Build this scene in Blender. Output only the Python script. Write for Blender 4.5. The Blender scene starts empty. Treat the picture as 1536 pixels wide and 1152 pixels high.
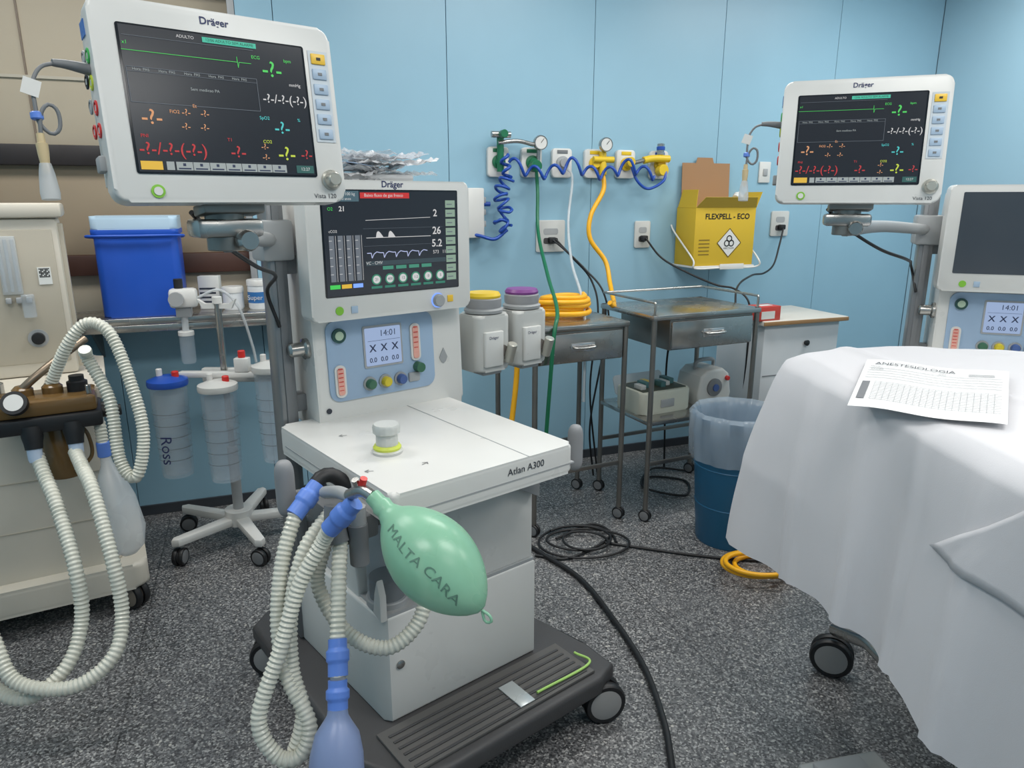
import bpy, bmesh, math, random
from mathutils import Vector, Matrix, noise
random.seed(4)
R=math.radians
scene=bpy.context.scene
COL=scene.collection
# ------------------------------------------------------------------ materials
def lin(c):
    c=c/255.0
    return c/12.92 if c<=0.04045 else ((c+0.055)/1.055)**2.4
MATS={}
def M(key,rgb=(200,200,200),rough=.5,metal=0,alpha=1,emit=0,var=.05,scale=8,bump=0,bscale=200):
    if key in MATS: return MATS[key]
    m=bpy.data.materials.new(key); m.use_nodes=True
    nt=m.node_tree; b=nt.nodes['Principled BSDF']
    b.inputs['Roughness'].default_value=rough
    c=[lin(x) for x in rgb]+[1]
    if emit:
        b.inputs['Base Color'].default_value=(0.01,0.01,0.01,1)
        b.inputs['Emission Color'].default_value=c; b.inputs['Emission Strength'].default_value=emit
    else:
        tc=nt.nodes.new('ShaderNodeTexCoord'); n=nt.nodes.new('ShaderNodeTexNoise'); n.inputs['Scale'].default_value=scale
        n.inputs['Detail'].default_value=3
        mx=nt.nodes.new('ShaderNodeMix'); mx.data_type='RGBA'
        mx.inputs['A'].default_value=[min(1,x*(1-var)) for x in c[:3]]+[1]
        mx.inputs['B'].default_value=[min(1,x*(1+var)) for x in c[:3]]+[1]
        nt.links.new(tc.outputs['Object'],n.inputs['Vector']); nt.links.new(n.outputs['Fac'],mx.inputs['Factor'])
        nt.links.new(mx.outputs['Result'],b.inputs['Base Color'])
        mr=nt.nodes.new('ShaderNodeMapRange'); mr.inputs['From Min'].default_value=.3; mr.inputs['From Max'].default_value=.7
        mr.inputs['To Min'].default_value=max(.03,rough-.07); mr.inputs['To Max'].default_value=rough+.07
        nt.links.new(n.outputs['Fac'],mr.inputs['Value']); nt.links.new(mr.outputs['Result'],b.inputs['Roughness'])
        if bump:
            n2=nt.nodes.new('ShaderNodeTexNoise'); n2.inputs['Scale'].default_value=bscale
            bp=nt.nodes.new('ShaderNodeBump'); bp.inputs['Strength'].default_value=bump; bp.inputs['Distance'].default_value=.002
            nt.links.new(tc.outputs['Object'],n2.inputs['Vector']); nt.links.new(n2.outputs['Fac'],bp.inputs['Height'])
            nt.links.new(bp.outputs['Normal'],b.inputs['Normal'])
    b.inputs['Metallic'].default_value=metal
    b.inputs['Alpha'].default_value=alpha
    MATS[key]=m; return m
WHITE=M('white_plastic',(214,213,209),.33,var=.03)
WHITE2=M('offwhite_plastic',(198,198,194),.38,var=.03)
LGREY=M('light_grey_plastic',(160,162,163),.45)
GREY=M('mid_grey_plastic',(116,118,120),.5)
DGREY=M('dark_grey_plastic',(66,65,66),.55,bump=.2)
BLACK=M('black_rubber',(26,26,28),.5)
STEEL=M('stainless_steel',(178,176,172),.25,metal=.92,var=.12)
DSTEEL=M('dull_steel',(138,135,130),.38,metal=.82,var=.18)
CREAM=M('cream_paint',(205,198,184),.45,var=.05)
CREAMD=M('cream_dark',(180,172,156),.5)
BLUEP=M('blue_silicone',(96,134,215),.4)
BLUECOIL=M('blue_hose',(30,75,165),.35)
GREENH=M('green_hose',(20,105,70),.4)
YEL=M('yellow_hose',(240,175,25),.4)
YELP=M('yellow_plastic',(225,190,40),.4)
PURP=M('purple_plastic',(120,60,130),.4)
RED=M('red_plastic',(205,45,40),.4)
HOSE=M('milky_corrugated_tube',(208,207,194),.28,var=.07,scale=20)
CLEAR=M('clear_plastic',(200,212,222),.1,alpha=.27)
CLEARB=M('frosted_bag',(212,216,218),.3,alpha=.55)
GREENB=M('green_silicone_bag',(146,200,168),.3,alpha=.80,var=.08)
LBLUEB=M('pale_blue_bag',(138,155,195),.35,alpha=.78)
AMBER=M('amber_plastic',(118,90,52),.15,alpha=.88)
SCR=M('screen_glass',(26,30,36),.12)
SCRON=M('screen_backlight',(38,43,52),.2,emit=.7)
PANEL=M('panel_blue',(155,178,203),.4)
LCD=M('lcd_backlight',(170,192,230),.3,emit=.75)
LCDT=M('lcd_digits',(40,50,80),.5)
def EM(k,rgb,e=.85): return M('glow_'+k,rgb,emit=e)
eG=EM('green',(70,215,90)); eW=EM('white',(215,215,215)); eC=EM('cyan',(70,205,205)); eR=EM('red',(205,45,50),.75); eO=EM('orange',(225,160,110)); eY=EM('yellow',(200,220,60)); eB=EM('teal',(60,195,165)); eGr=EM('grey',(170,180,180),.75); eYB=EM('amber_button',(240,195,60),.8); eD=EM('dim_line',(105,115,125),.75); eSage=EM('sage',(150,178,158),.75); eBL=EM('blue',(120,160,255),1.2)
BLUE=M('blue_cooler',(30,82,185),.4); LBL=M('pale_lid',(185,210,228),.4)
CARD=M('yellow_cardboard',(202,168,42),.7); KRAFT=M('kraft_cardboard',(160,122,88),.8)
BIN=M('blue_bin',(28,92,128),.4); WOOD=M('dark_wood',(70,42,32),.5,var=.2); 
BLIND=M('beige_shutter',(178,166,146),.7); DARKF=M('dark_frame',(34,28,28),.5)
# ------------------------------------------------------------------ helpers
RM={}
def root(name,loc=(0,0,0),yaw=0,tilt=0):
    e=bpy.data.objects.new(name,None); COL.objects.link(e); e.empty_display_size=.05
    m=Matrix.Translation(loc)@Matrix.Rotation(R(yaw),4,'Z')@Matrix.Rotation(R(tilt),4,'X')
    e.matrix_world=m; RM[e.name]=m.copy(); return e
def link(name,me,mat,parent,loc=(0,0,0),rot=(0,0,0),world=False,smooth=True,ang=35):
    o=bpy.data.objects.new(name,me); COL.objects.link(o)
    if mat: me.materials.append(mat)
    if smooth and len(me.polygons):
        me.polygons.foreach_set('use_smooth',[True]*len(me.polygons))
        if ang: me.set_sharp_from_angle(angle=R(ang))
    o.location=loc; o.rotation_euler=rot
    if parent:
        o.parent=parent
        if world: o.matrix_parent_inverse=RM[parent.name].inverted()
    return o
def bm2(name,bm):
    bmesh.ops.recalc_face_normals(bm,faces=bm.faces)
    me=bpy.data.meshes.new(name); bm.to_mesh(me); bm.free(); return me
def box(name,x0,x1,y0,y1,z0,z1,mat,parent=None,bev=.004,seg=2,rot=(0,0,0),world=False):
    bm=bmesh.new(); bmesh.ops.create_cube(bm,size=1)
    sx,sy,sz=abs(x1-x0),abs(y1-y0),abs(z1-z0)
    for v in bm.verts: v.co=Vector((v.co.x*sx,v.co.y*sy,v.co.z*sz))
    bev=min(bev,min(sx,sy,sz)*.45)
    if bev>0: bmesh.ops.bevel(bm,geom=bm.edges[:],offset=bev,segments=seg,profile=.5,affect='EDGES')
    return link(name,bm2(name,bm),mat,parent,((x0+x1)/2,(y0+y1)/2,(z0+z1)/2),rot,world)
def rr(w,h,r,n=6,cx=0,cy=0):
    pts=[]
    for sx,sy,a0 in((1,1,0),(-1,1,90),(-1,-1,180),(1,-1,270)):
        for i in range(n+1):
            a=R(a0+90*i/n); pts.append((cx+sx*(w/2-r)+r*math.cos(a),cy+sy*(h/2-r)+r*math.sin(a)))
    return pts
def prism(name,pts,a,b,mat,parent=None,axis='y',bev=0,loc=(0,0,0),rot=(0,0,0),world=False,seg=2):
    """extrude 2-D outline; axis y: pts are (x,z); axis x: pts (y,z); axis z: pts (x,y)"""
    def f(p,t):
        return {'y':(p[0],t,p[1]),'x':(t,p[0],p[1]),'z':(p[0],p[1],t)}[axis]
    bm=bmesh.new()
    A=[bm.verts.new(f(p,a)) for p in pts]; B=[bm.verts.new(f(p,b)) for p in pts]
    fa=bm.faces.new(A); fb=bm.faces.new(B[::-1])
    n=len(pts)
    for i in range(n): bm.faces.new((A[i],B[i],B[(i+1)%n],A[(i+1)%n]))
    if bev>0:
        es=list(set(fa.edges[:]+fb.edges[:]))
        bmesh.ops.bevel(bm,geom=es,offset=bev,segments=seg,profile=.5,affect='EDGES')
    return link(name,bm2(name,bm),mat,parent,loc,rot,world)
def lathe(name,prof,mat,parent=None,loc=(0,0,0),rot=(0,0,0),seg=28,world=False,ang=40,fn=None,cap=True):
    bm=bmesh.new(); rings=[]
    for r,z in prof:
        ring=[]
        for i in range(seg):
            a=2*math.pi*i/seg; rad=r
            if fn: rad=fn(r,z,a)
            ring.append(bm.verts.new((rad*math.cos(a),rad*math.sin(a),z)))
        rings.append(ring)
    for k in range(len(rings)-1):
        for i in range(seg):
            j=(i+1)%seg; bm.faces.new((rings[k][i],rings[k][j],rings[k+1][j],rings[k+1][i]))
    if cap:
        if prof[0][0]>1e-4: bm.faces.new(rings[0][::-1])
        if prof[-1][0]>1e-4: bm.faces.new(rings[-1])
    bmesh.ops.remove_doubles(bm,verts=bm.verts,dist=1e-6)
    return link(name,bm2(name,bm),mat,parent,loc,rot,world,ang=ang)
def cyl(name,r,h,mat,parent=None,loc=(0,0,0),rot=(0,0,0),seg=24,bev=.002,r2=None,world=False):
    r2=r if r2 is None else r2; bev=min(bev,h*.3,r*.4)
    return lathe(name,[(r-bev,0),(r,bev),(r2,h-bev),(r2-bev,h)],mat,parent,loc,rot,seg,world)
FY=(R(90),0,0)   # lathe axis -> -y (front)
def resample(P,ds):
    P=[Vector(p) for p in P]; out=[]
    n=len(P)
    if n==2:
        L=(P[1]-P[0]).length; k=max(1,int(L/ds)); return [P[0].lerp(P[1],i/k) for i in range(k+1)]
    dense=[]
    for i in range(n-1):
        p0=P[i-1] if i>0 else P[0]*2-P[1]; p1=P[i]; p2=P[i+1]; p3=P[i+2] if i+2<n else P[-1]*2-P[-2]
        for k in range(24):
            t=k/24
            dense.append(.5*((2*p1)+(-p0+p2)*t+(2*p0-5*p1+4*p2-p3)*t*t+(-p0+3*p1-3*p2+p3)*t**3))
    dense.append(P[-1])
    acc=0; out=[dense[0]]; need=ds
    for i in range(1,len(dense)):
        a,b=dense[i-1],dense[i]; L=(b-a).length
        while acc+L>=need and L>0:
            out.append(a.lerp(b,(need-acc)/L)); need+=ds
        acc+=L
    if (out[-1]-dense[-1]).length>ds*.3: out.append(dense[-1])
    return out
def sweep(name,P,r,mat,parent=None,seg=10,corr=0,pitch=.011,ds=None,world=False,rf=None):
    if ds is None: ds=pitch/4 if corr else max(r*.8,.006)
    pts=resample(P,ds); n=len(pts)
    bm=bmesh.new(); prev=None; rings=[]; nrm=None
    for i,p in enumerate(pts):
        t=(pts[min(i+1,n-1)]-pts[max(i-1,0)]).normalized()
        if nrm is None:
            up=Vector((0,0,1)) if abs(t.z)<.9 else Vector((1,0,0)); nrm=t.cross(up).normalized()
        else:
            nrm=(nrm-t*nrm.dot(t)); nrm=nrm.normalized() if nrm.length>1e-6 else t.orthogonal().normalized()
        bn=t.cross(nrm)
        rad=r if rf is None else rf(i/(n-1))
        if corr: rad*=1+corr*math.sin(2*math.pi*i*ds/pitch)
        rings.append([bm.verts.new(p+nrm*rad*math.cos(2*math.pi*k/seg)+bn*rad*math.sin(2*math.pi*k/seg)) for k in range(seg)])
    for a,b in zip(rings[:-1],rings[1:]):
        for k in range(seg):
            j=(k+1)%seg; bm.faces.new((a[k],a[j],b[j],b[k]))
    bm.faces.new(rings[0][::-1]); bm.faces.new(rings[-1])
    return link(name,bm2(name,bm),mat,parent,world=world,ang=60)
def textmesh(s,size,align='CENTER',extr=0,bold=.0):
    cu=bpy.data.curves.new('t','FONT'); cu.body=s; cu.size=size; cu.align_x=align; cu.align_y='CENTER'; cu.extrude=extr; cu.resolution_u=3; cu.offset=bold
    o=bpy.data.objects.new('t',cu); COL.objects.link(o)
    bpy.context.view_layer.update()
    me=bpy.data.meshes.new_from_object(o.evaluated_get(bpy.context.evaluated_depsgraph_get()))
    bpy.data.objects.remove(o); bpy.data.curves.remove(cu); me.materials.clear(); return me
def text(s,size,x,y,z,mat,parent,align='CENTER',rot=(R(90),0,0),name='lettering',world=False,bold=0):
    return link(name,textmesh(s,size,align,0,bold),mat,parent,(x,y,z),rot,world,smooth=False)
def quad(name,x0,x1,z0,z1,y,mat,parent):
    me=bpy.data.meshes.new(name); me.from_pydata([(x0,y,z0),(x1,y,z0),(x1,y,z1),(x0,y,z1)],[],[(0,1,2,3)])
    return link(name,me,mat,parent,smooth=False)
def wave(name,pts,y,w,mat,parent):
    vs=[];fs=[]
    for i in range(len(pts)-1):
        (ax,az),(bx,bz)=pts[i],pts[i+1]; d=Vector((bx-ax,bz-az)).normalized(); nx,nz=-d.y*w/2,d.x*w/2; k=len(vs)
        vs+=[(ax+nx,y,az+nz),(ax-nx,y,az-nz),(bx-nx,y,bz-nz),(bx+nx,y,bz+nz)]; fs.append((k,k+1,k+2,k+3))
    me=bpy.data.meshes.new(name); me.from_pydata(vs,[],fs); return link(name,me,mat,parent,smooth=False)
def caster(parent,x,y,r,w,yaw=0,top=None,hub=LGREY,plate_z=None):
    """twin-wheel castor, wheel axis horizontal"""
    d=Vector((math.cos(R(yaw)),math.sin(R(yaw)),0))
    for s in(-1,1):
        c=Vector((x,y,r))+d*s*w*.28
        lathe('castor_tyre',[(r*.78,-w*.2),(r*.93,-w*.2),(r,-w*.1),(r,w*.1),(r*.93,w*.2),(r*.78,w*.2)],BLACK,parent,c,(R(90),0,R(yaw+90)),26)
        lathe('castor_hub',[(.001,-w*.27),(r*.5,-w*.26),(r*.79,-w*.19),(r*.79,w*.19),(r*.5,w*.26),(.001,w*.27)],hub,parent,c,(R(90),0,R(yaw+90)),26)
    cyl('castor_stem',r*.3,r*.75,DGREY,parent,(x,y,r*1.0),seg=14)
    box('castor_fork',x-r*.45,x+r*.45,y-w*.1,y+w*.1,r*.9,r*1.55,DGREY,parent,.005,rot=(0,0,R(yaw+90)))
# ------------------------------------------------------------------ camera
cam=bpy.data.cameras.new('camera'); co=bpy.data.objects.new('camera',cam); COL.objects.link(co)
co.location=(0,0,1.5); co.rotation_euler=(R(90-14.5),0,0)
cam.sensor_width=36; cam.lens=36*1067/1536; cam.clip_start=.02
scene.camera=co
# ------------------------------------------------------------------ room
WO=Vector((0,3.883,0)); WY=19.98
wd=Vector((math.cos(R(WY)),math.sin(R(WY)),0)); wn=Vector((-wd.y,wd.x,0))
def wp(t,off,z): return WO+wd*t+wn*off+Vector((0,0,z))
def wall_mat():
    m=bpy.data.materials.new('blue_wall_laminate'); m.use_nodes=True; nt=m.node_tree; b=nt.nodes['Principled BSDF']
    tc=nt.nodes.new('ShaderNodeTexCoord'); n=nt.nodes.new('ShaderNodeTexNoise'); n.inputs['Scale'].default_value=1.3; n.inputs['Detail'].default_value=4
    r=nt.nodes.new('ShaderNodeValToRGB'); r.color_ramp.elements[0].color=(lin(140),lin(178),lin(197),1); r.color_ramp.elements[1].color=(lin(149),lin(187),lin(205),1)
    r.color_ramp.elements[0].position=.3; r.color_ramp.elements[1].position=.7
    nt.links.new(tc.outputs['Object'],n.inputs['Vector']); nt.links.new(n.outputs['Fac'],r.inputs['Fac']); nt.links.new(r.outputs['Color'],b.inputs['Base Color'])
    b.inputs['Roughness'].default_value=.38; return m
WALL=wall_mat(); GROOVE=M('panel_joint',(70,98,116),.7)
CEIL=M('ceiling_paint',(225,226,224),.8)
H=2.9
T0,T1,YB=-3.3,2.86,-5.7
def roomobj(name,specs,mat,bev=0):
    bm=bmesh.new()
    for (x0,x1,y0,y1,z0,z1) in specs:
        r=bmesh.ops.create_cube(bm,size=1)
        for v in r['verts']: v.co=Vector(((x0+x1)/2+v.co.x*(x1-x0),(y0+y1)/2+v.co.y*(y1-y0),(z0+z1)/2+v.co.z*(z1-z0)))
    if bev: bmesh.ops.bevel(bm,geom=bm.edges[:],offset=bev,segments=1,affect='EDGES')
    return link(name,bm2(name,bm),mat,None,WO,(0,0,R(WY)),smooth=False)
WR=-1.30; WL=-3.1; SILL=1.0
panels=[]
xs=[WR,-1.14,-.34,.46,1.26,2.06,T1]
for a,b in zip(xs[:-1],xs[1:]): panels.append((a+.0015,b-.0015,0,.02,0,H))
xs=[T0,-2.74,-1.94,WR]
for a,b in zip(xs[:-1],xs[1:]): panels.append((a+.0015,b-.0015,0,.02,0,SILL))
panels.append((T0,WL,0,.02,SILL,H)); panels.append((WL,WR,0,.02,2.45,H))
roomobj('wall_back',panels,WALL,.001)
roomobj('trim_1',[(WR,T1,.02,.1,0,H),(T0,WR,.02,.1,0,SILL),(T0,WL,.02,.1,SILL,H),(WL,WR,.02,.1,2.45,H)],GROOVE)
rp=[]
y=0
while y>YB:
    y2=max(YB,y-.8); rp.append((T1,T1+.02,y2+.002,y-.002,0,H)); y=y2
roomobj('wall_right',rp+[(T1+.02,T1+.1,YB,.1,0,H)],M('blue_wall_light',(158,192,208),.42,var=.03,scale=1.5),.0015)
roomobj('wall_left',[(T0-.1,T0,YB,.1,0,H)],WALL)
roomobj('wall_front',[(T0-.1,T1+.1,YB-.1,YB,0,H)],WALL)
roomobj('ceiling',[(T0-.1,T1+.1,YB-.1,.1,H,H+.1)],CEIL)
roomobj('baseboard_back',[(T0,T1,-.012,0,0,.05)],M('dark_baseboard',(58,62,68),.5))
roomobj('baseboard_right',[(T1-.012,T1,YB,-.012,0,.05)],MATS['dark_baseboard'])
# floor terrazzo
fm=bpy.data.materials.new('terrazzo'); fm.use_nodes=True; nt=fm.node_tree; b=nt.nodes['Principled BSDF']
tc=nt.nodes.new('ShaderNodeTexCoord')
v1=nt.nodes.new('ShaderNodeTexVoronoi'); v1.inputs['Scale'].default_value=190
v2=nt.nodes.new('ShaderNodeTexVoronoi'); v2.inputs['Scale'].default_value=85
nz=nt.nodes.new('ShaderNodeTexNoise'); nz.inputs['Scale'].default_value=2.2; nz.inputs['Detail'].default_value=5
for n in(v1,v2,nz): nt.links.new(tc.outputs['Object'],n.inputs['Vector'])
s1=nt.nodes.new('ShaderNodeSeparateColor'); nt.links.new(v1.outputs['Color'],s1.inputs['Color'])
r1=nt.nodes.new('ShaderNodeValToRGB'); e=r1.color_ramp.elements
e[0].position=0; e[0].color=(lin(54),lin(54),lin(56),1); e[1].position=.5; e[1].color=(lin(104),lin(104),lin(105),1)
x=e.new(.80); x.color=(lin(134),lin(134),lin(134),1); x=e.new(.95); x.color=(lin(178),lin(177),lin(174),1)
nt.links.new(s1.outputs['Red'],r1.inputs['Fac'])
s2=nt.nodes.new('ShaderNodeSeparateColor'); nt.links.new(v2.outputs['Color'],s2.inputs['Color'])
g2=nt.nodes.new('ShaderNodeMath'); g2.operation='GREATER_THAN'; g2.inputs[1].default_value=.975; nt.links.new(s2.outputs['Green'],g2.inputs[0])
l2=nt.nodes.new('ShaderNodeMath'); l2.operation='LESS_THAN'; l2.inputs[1].default_value=.38; nt.links.new(v2.outputs['Distance'],l2.inputs[0])
m2=nt.nodes.new('ShaderNodeMath'); m2.operation='MULTIPLY'; nt.links.new(g2.outputs[0],m2.inputs[0]); nt.links.new(l2.outputs[0],m2.inputs[1])
mx=nt.nodes.new('ShaderNodeMix'); mx.data_type='RGBA'; mx.inputs['B'].default_value=(lin(195),lin(192),lin(184),1)
nt.links.new(m2.outputs[0],mx.inputs['Factor']); nt.links.new(r1.outputs['Color'],mx.inputs['A'])
bk=nt.nodes.new('ShaderNodeTexBrick'); bk.offset=0; bk.inputs['Scale'].default_value=1; bk.inputs['Mortar Size'].default_value=.003; bk.inputs['Brick Width'].default_value=.6; bk.inputs['Row Height'].default_value=.6
bk.inputs['Color1'].default_value=(1,1,1,1); bk.inputs['Color2'].default_value=(.93,.93,.93,1); bk.inputs['Mortar'].default_value=(.5,.5,.51,1)
nt.links.new(tc.outputs['Object'],bk.inputs['Vector'])
m3=nt.nodes.new('ShaderNodeMix'); m3.data_type='RGBA'; m3.blend_type='MULTIPLY'; m3.inputs['Factor'].default_value=1
nt.links.new(mx.outputs['Result'],m3.inputs['A']); nt.links.new(bk.outputs['Color'],m3.inputs['B'])
r4=nt.nodes.new('ShaderNodeValToRGB'); r4.color_ramp.elements[0].color=(.78,.78,.78,1); r4.color_ramp.elements[1].color=(1.1,1.1,1.1,1); nt.links.new(nz.outputs['Fac'],r4.inputs['Fac'])
m4=nt.nodes.new('ShaderNodeMix'); m4.data_type='RGBA'; m4.blend_type='MULTIPLY'; m4.inputs['Factor'].default_value=1
nt.links.new(m3.outputs['Result'],m4.inputs['A']); nt.links.new(r4.outputs['Color'],m4.inputs['B']); nt.links.new(m4.outputs['Result'],b.inputs['Base Color'])
b.inputs['Roughness'].default_value=.4
roomobj('floor',[(T0-.1,T1+.1,YB-.1,.1,-.1,0)],fm)
# window with shutters
wr=root('window_1',WO,WY)
box('shutter_upper',WL,WR,.10,.12,1.72,2.45,BLIND,wr,.002)
box('shutter_lower',WL,WR,.08,.10,1.24,1.66,M('tan_shutter',(150,134,112),.7),wr,.002)
box('lower_panel',WL,WR,.06,.10,1.0,1.2,BLIND,wr,.002)
box('rail_middle',WL,WR,.03,.10,1.645,1.73,DARKF,wr)
box('rail_wood',WL,WR,.02,.10,1.17,1.26,WOOD,wr)
box('frame_top',WL,WR,.0,.10,2.40,2.46,DARKF,wr); box('frame_side',WR-.03,WR,-.005,.10,1.0,2.46,LGREY,wr); box('frame_side',WL,WL+.04,-.005,.10,1.0,2.46,DARKF,wr)
for t in(-2.62,-2.15,-1.72): box('shutter_joint',t-.004,t+.004,.094,.101,1.72,2.4,M('joint_brown',(120,105,90)),wr,0)
box('dark_post',-2.36,-2.33,.06,.11,1.2,2.45,DARKF,wr)
box('blind_slat',WL,WR,.09,.101,2.0,2.012,CREAMD,wr,0)
sh=root('steel_shelf',WO,WY)
box('slab',-3.1,-1.13,-.30,-.003,.985,1.015,STEEL,sh,.004); box('lip',-3.1,-1.13,-.30,-.285,.955,.985,STEEL,sh,.003)
for t in(-2.9,-2.0,-1.25): prism('bracket',[(-.003,.985),(-.25,.985),(-.003,.80)],t,t+.01,DSTEEL,sh,'x')
# ceiling lights
def light(t,off,w,h,p):
    r=root('ceiling_light',wp(t,off,H),WY)
    box('housing',-w/2-.03,w/2+.03,-h/2-.03,h/2+.03,-.05,-.002,WHITE,r)
    L=bpy.data.lights.new('lamp','AREA'); L.shape='RECTANGLE'; L.size=w; L.size_y=h; L.energy=p; L.color=(1,.985,.955)
    o=bpy.data.objects.new('lamp',L); COL.objects.link(o); o.parent=r; o.location=(0,0,-.055)
for t,off,p in((-2.1,-1.15,28),(.0,-1.15,26),(2.0,-1.15,30),(-2.1,-3.3,23),(.0,-3.3,29),(2.0,-3.3,23),(-.2,-4.9,16)): light(t,off,1.2,.6,p)
# ------------------------------------------------------------------ patient monitor
def monitor(loc,yaw,tilt):
    r=root('patient_monitor',loc,yaw,-tilt)
    prism('front_frame',rr(.404,.318,.022,6,.009,-.004),0,.05,WHITE,r,'y',.006,seg=3)
    prism('rear_shell',rr(.385,.30,.03,6,.009,-.004),.05,.115,WHITE2,r,'y',.015,seg=3)
    prism('seam',rr(.398,.312,.022,6,.009,-.004),.048,.053,GREY,r,'y')
    prism('glass',rr(.312,.234,.004,3),-.0015,.01,SCR,r,'y')
    quad('image',-.152,.152,-.114,.114,-.0022,SCRON,r)
    Y=-.0035
    def X(a): return -.152+.304*a
    def Z(b): return .114-.228*b
    quad('title_bar',X(.42),X(.72),Z(.055),Z(.018),Y,eB,r); text('12/06 ADULTO SEM ALARME',.0065,X(.57),Y-.001,Z(.037),M('print_black',(20,20,20)),r)
    text('ADULTO',.007,X(.33),Y,Z(.035),eW,r)
    wave('trace',[(X(.0),Z(.17)),(X(.58),Z(.17)),(X(.6),Z(.17)),(X(.6),Z(.13)),(X(.603),Z(.21)),(X(.61),Z(.17)),(X(.68),Z(.17))],Y,.0009,eG,r)
    wave('table',[(X(.01),Z(.28)),(X(.7),Z(.28)),(X(.7),Z(.52)),(X(.01),Z(.52)),(X(.01),Z(.28))],Y,.0008,eD,r)
    wave('table_line',[(X(.01),Z(.31)),(X(.7),Z(.31))],Y,.0006,eD,r)
    text('Sem medicao PA',.007,X(.4),Y,Z(.40),eGr,r)
    for k in range(5): text('Hora'+'  PAS',.006,X(.08+.13*k),Y,Z(.295),eGr,r)
    wave('trace2',[(X(.01),Z(.07)),(X(.7),Z(.07))],Y,.0006,eD,r)
    q='-?-'
    for s,a,b_,sz,m in((q,.80,.20,.038,eG),('-?-/-?-(-?-)',.86,.42,.0215,eW),(q,.82,.64,.030,eC),(q,.83,.84,.034,eY),(q,.10,.62,.034,eO),
        (q,.28,.57,.015,eO),(q,.38,.57,.015,eO),(q,.27,.67,.015,eO),(q,.37,.67,.015,eO),('-?-/-?-(-?-)',.19,.84,.028,eR),(q,.54,.84,.028,eR),
        (q,.70,.79,.014,eO),(q,.70,.87,.014,eO),(q,.955,.84,.023,eR),('x1',.02,.12,.008,eG),('PNI',.05,.75,.008,eR),('T1',.50,.75,.008,eR),('SpO2',.72,.57,.008,eC),('CO2',.72,.75,.008,eY),('ECG',.71,.12,.008,eG),('mmHg',.93,.3,.008,eW),('bpm',.9,.12,.008,eG),('FiO2',.22,.57,.008,eO),('Et',.33,.52,.008,eO),('%',.93,.57,.008,eC)):
        text(s,sz,X(a),Y,Z(b_),m,r,bold=sz*.004)
    for i in range(7): quad('softkey',X(.19+.09*i),X(.277+.09*i),Z(.985),Z(.925),Y,eGr,r); box('softkey_icon',X(.225+.09*i),X(.24+.09*i),Y-.0008,Y-.0004,Z(.955),Z(.935),LCDT,r,0); box('softkey_name',X(.20+.09*i),X(.265+.09*i),Y-.0008,Y-.0004,Z(.978),Z(.968),LCDT,r,0)
    quad('softkey_alarm',X(.01),X(.12),Z(.985),Z(.925),Y,eYB,r); quad('softkey_menu',X(.14),X(.18),Z(.985),Z(.925),Y,eGr,r)
    quad('clock',X(.88),X(.99),Z(.985),Z(.925),Y,EM('clock',(25,90,85)),r)
    text('12:27',.008,X(.935),Y-.001,Z(.955),eW,r)
    quad('keypad',.164,.202,-.052,.112,-.0012,M('keypad',(198,206,212),.4),r)
    for i in range(6): box('key',.169,.197,-.004,0,.088-.027*i-.0,.107-.027*i,M('key_yellow',(235,190,60),.4) if i==0 else M('key_blue',(165,185,205),.4),r,.002); box('key_icon',.179,.187,-.0048,-.0038,.095-.027*i,.100-.027*i,GREY if i else M('print_black'),r,0)
    lathe('rotary_knob',[(.019,0),(.019,.004),(.0155,.006),(.014,.018),(.011,.021),(.001,.021)],M('satin_nickel',(190,188,178),.3,metal=.6),r,(.183,0,-.122),FY)
    lathe('power_button',[(.011,0),(.011,.002),(.001,.002)],M('green_ring',(130,190,60),.4),r,(-.128,0,-.145),FY)
    lathe('power_cap',[(.007,0),(.007,.0035),(.001,.0035)],WHITE,r,(-.128,0,-.145),FY)
    text('Dräger',.017,.0,-.0008,.137,M('navy_print',(30,40,90),.5),r,bold=.0003); text('Vista 120',.012,.168,-.0008,-.152,M('print_dark',(50,55,65),.5),r)
    box('alarm_lamp',-.05,.05,.01,.04,.153,.158,WHITE2,r,.002)
    # left side connectors
    for yy,zz,m in((.035,.07,M('conn_green',(60,170,80))),(.07,.075,LGREY),(.04,.03,M('conn_lime',(190,205,60))),(.035,-.01,RED),(.075,.0,LGREY),(.035,-.045,RED),(.075,-.04,RED),(.075,.04,BLACK)):
        lathe('socket',[(.012,0),(.012,.002),(.009,.003),(.008,.0005),(.001,.0005)],m,r,(-.1928,yy,zz),(0,R(-90),0),18); lathe('socket_core',[(.005,0),(.005,.002),(.001,.002)],WHITE2,r,(-.193,yy,zz),(0,R(-90),0),12)
    box('side_badge',-.1945,-.193,.03,.06,.10,.125,M('badge_blue',(60,110,180)),r,.0)
    box('side_lug',-.203,-.19,.03,.06,-.11,-.085,LGREY,r,.003)
    # cable with probe
    sweep('cable_strain_relief',[(-.193,.04,.05),(-.225,.038,.054),(-.245,.035,.054)],.0075,GREY,r,rf=lambda t:.0095-.004*t)
    sweep('sensor_cable',[(-.24,.036,.054),(-.262,.033,.045),(-.276,.03,.02),(-.278,.03,-.02),(-.276,.03,-.04),(-.262,.03,-.055),(-.25,.028,-.045),(-.25,.026,-.02),(-.262,.025,-.012),(-.274,.026,-.03),(-.278,.03,-.07)],.003,GREY,r)
    cyl('cable_clip',.009,.012,BLUEP,r,(-.278,.03,-.035),seg=14)
    lathe('probe_adapter',[(.004,0),(.006,.008),(.008,.03),(.0085,.045),(.006,.046),(.0055,.06)],M('probe_tan',(200,180,140)),r,(-.278,.03,-.115))
    lathe('probe_sleeve',[(.013,0),(.014,.01),(.011,.04),(.008,.055)],CLEARB,r,(-.278,.03,-.155))
    box('cable_tag',-.292,-.268,.025,.026,.0,.025,WHITE,r,0,rot=(0,R(18),0))
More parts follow.
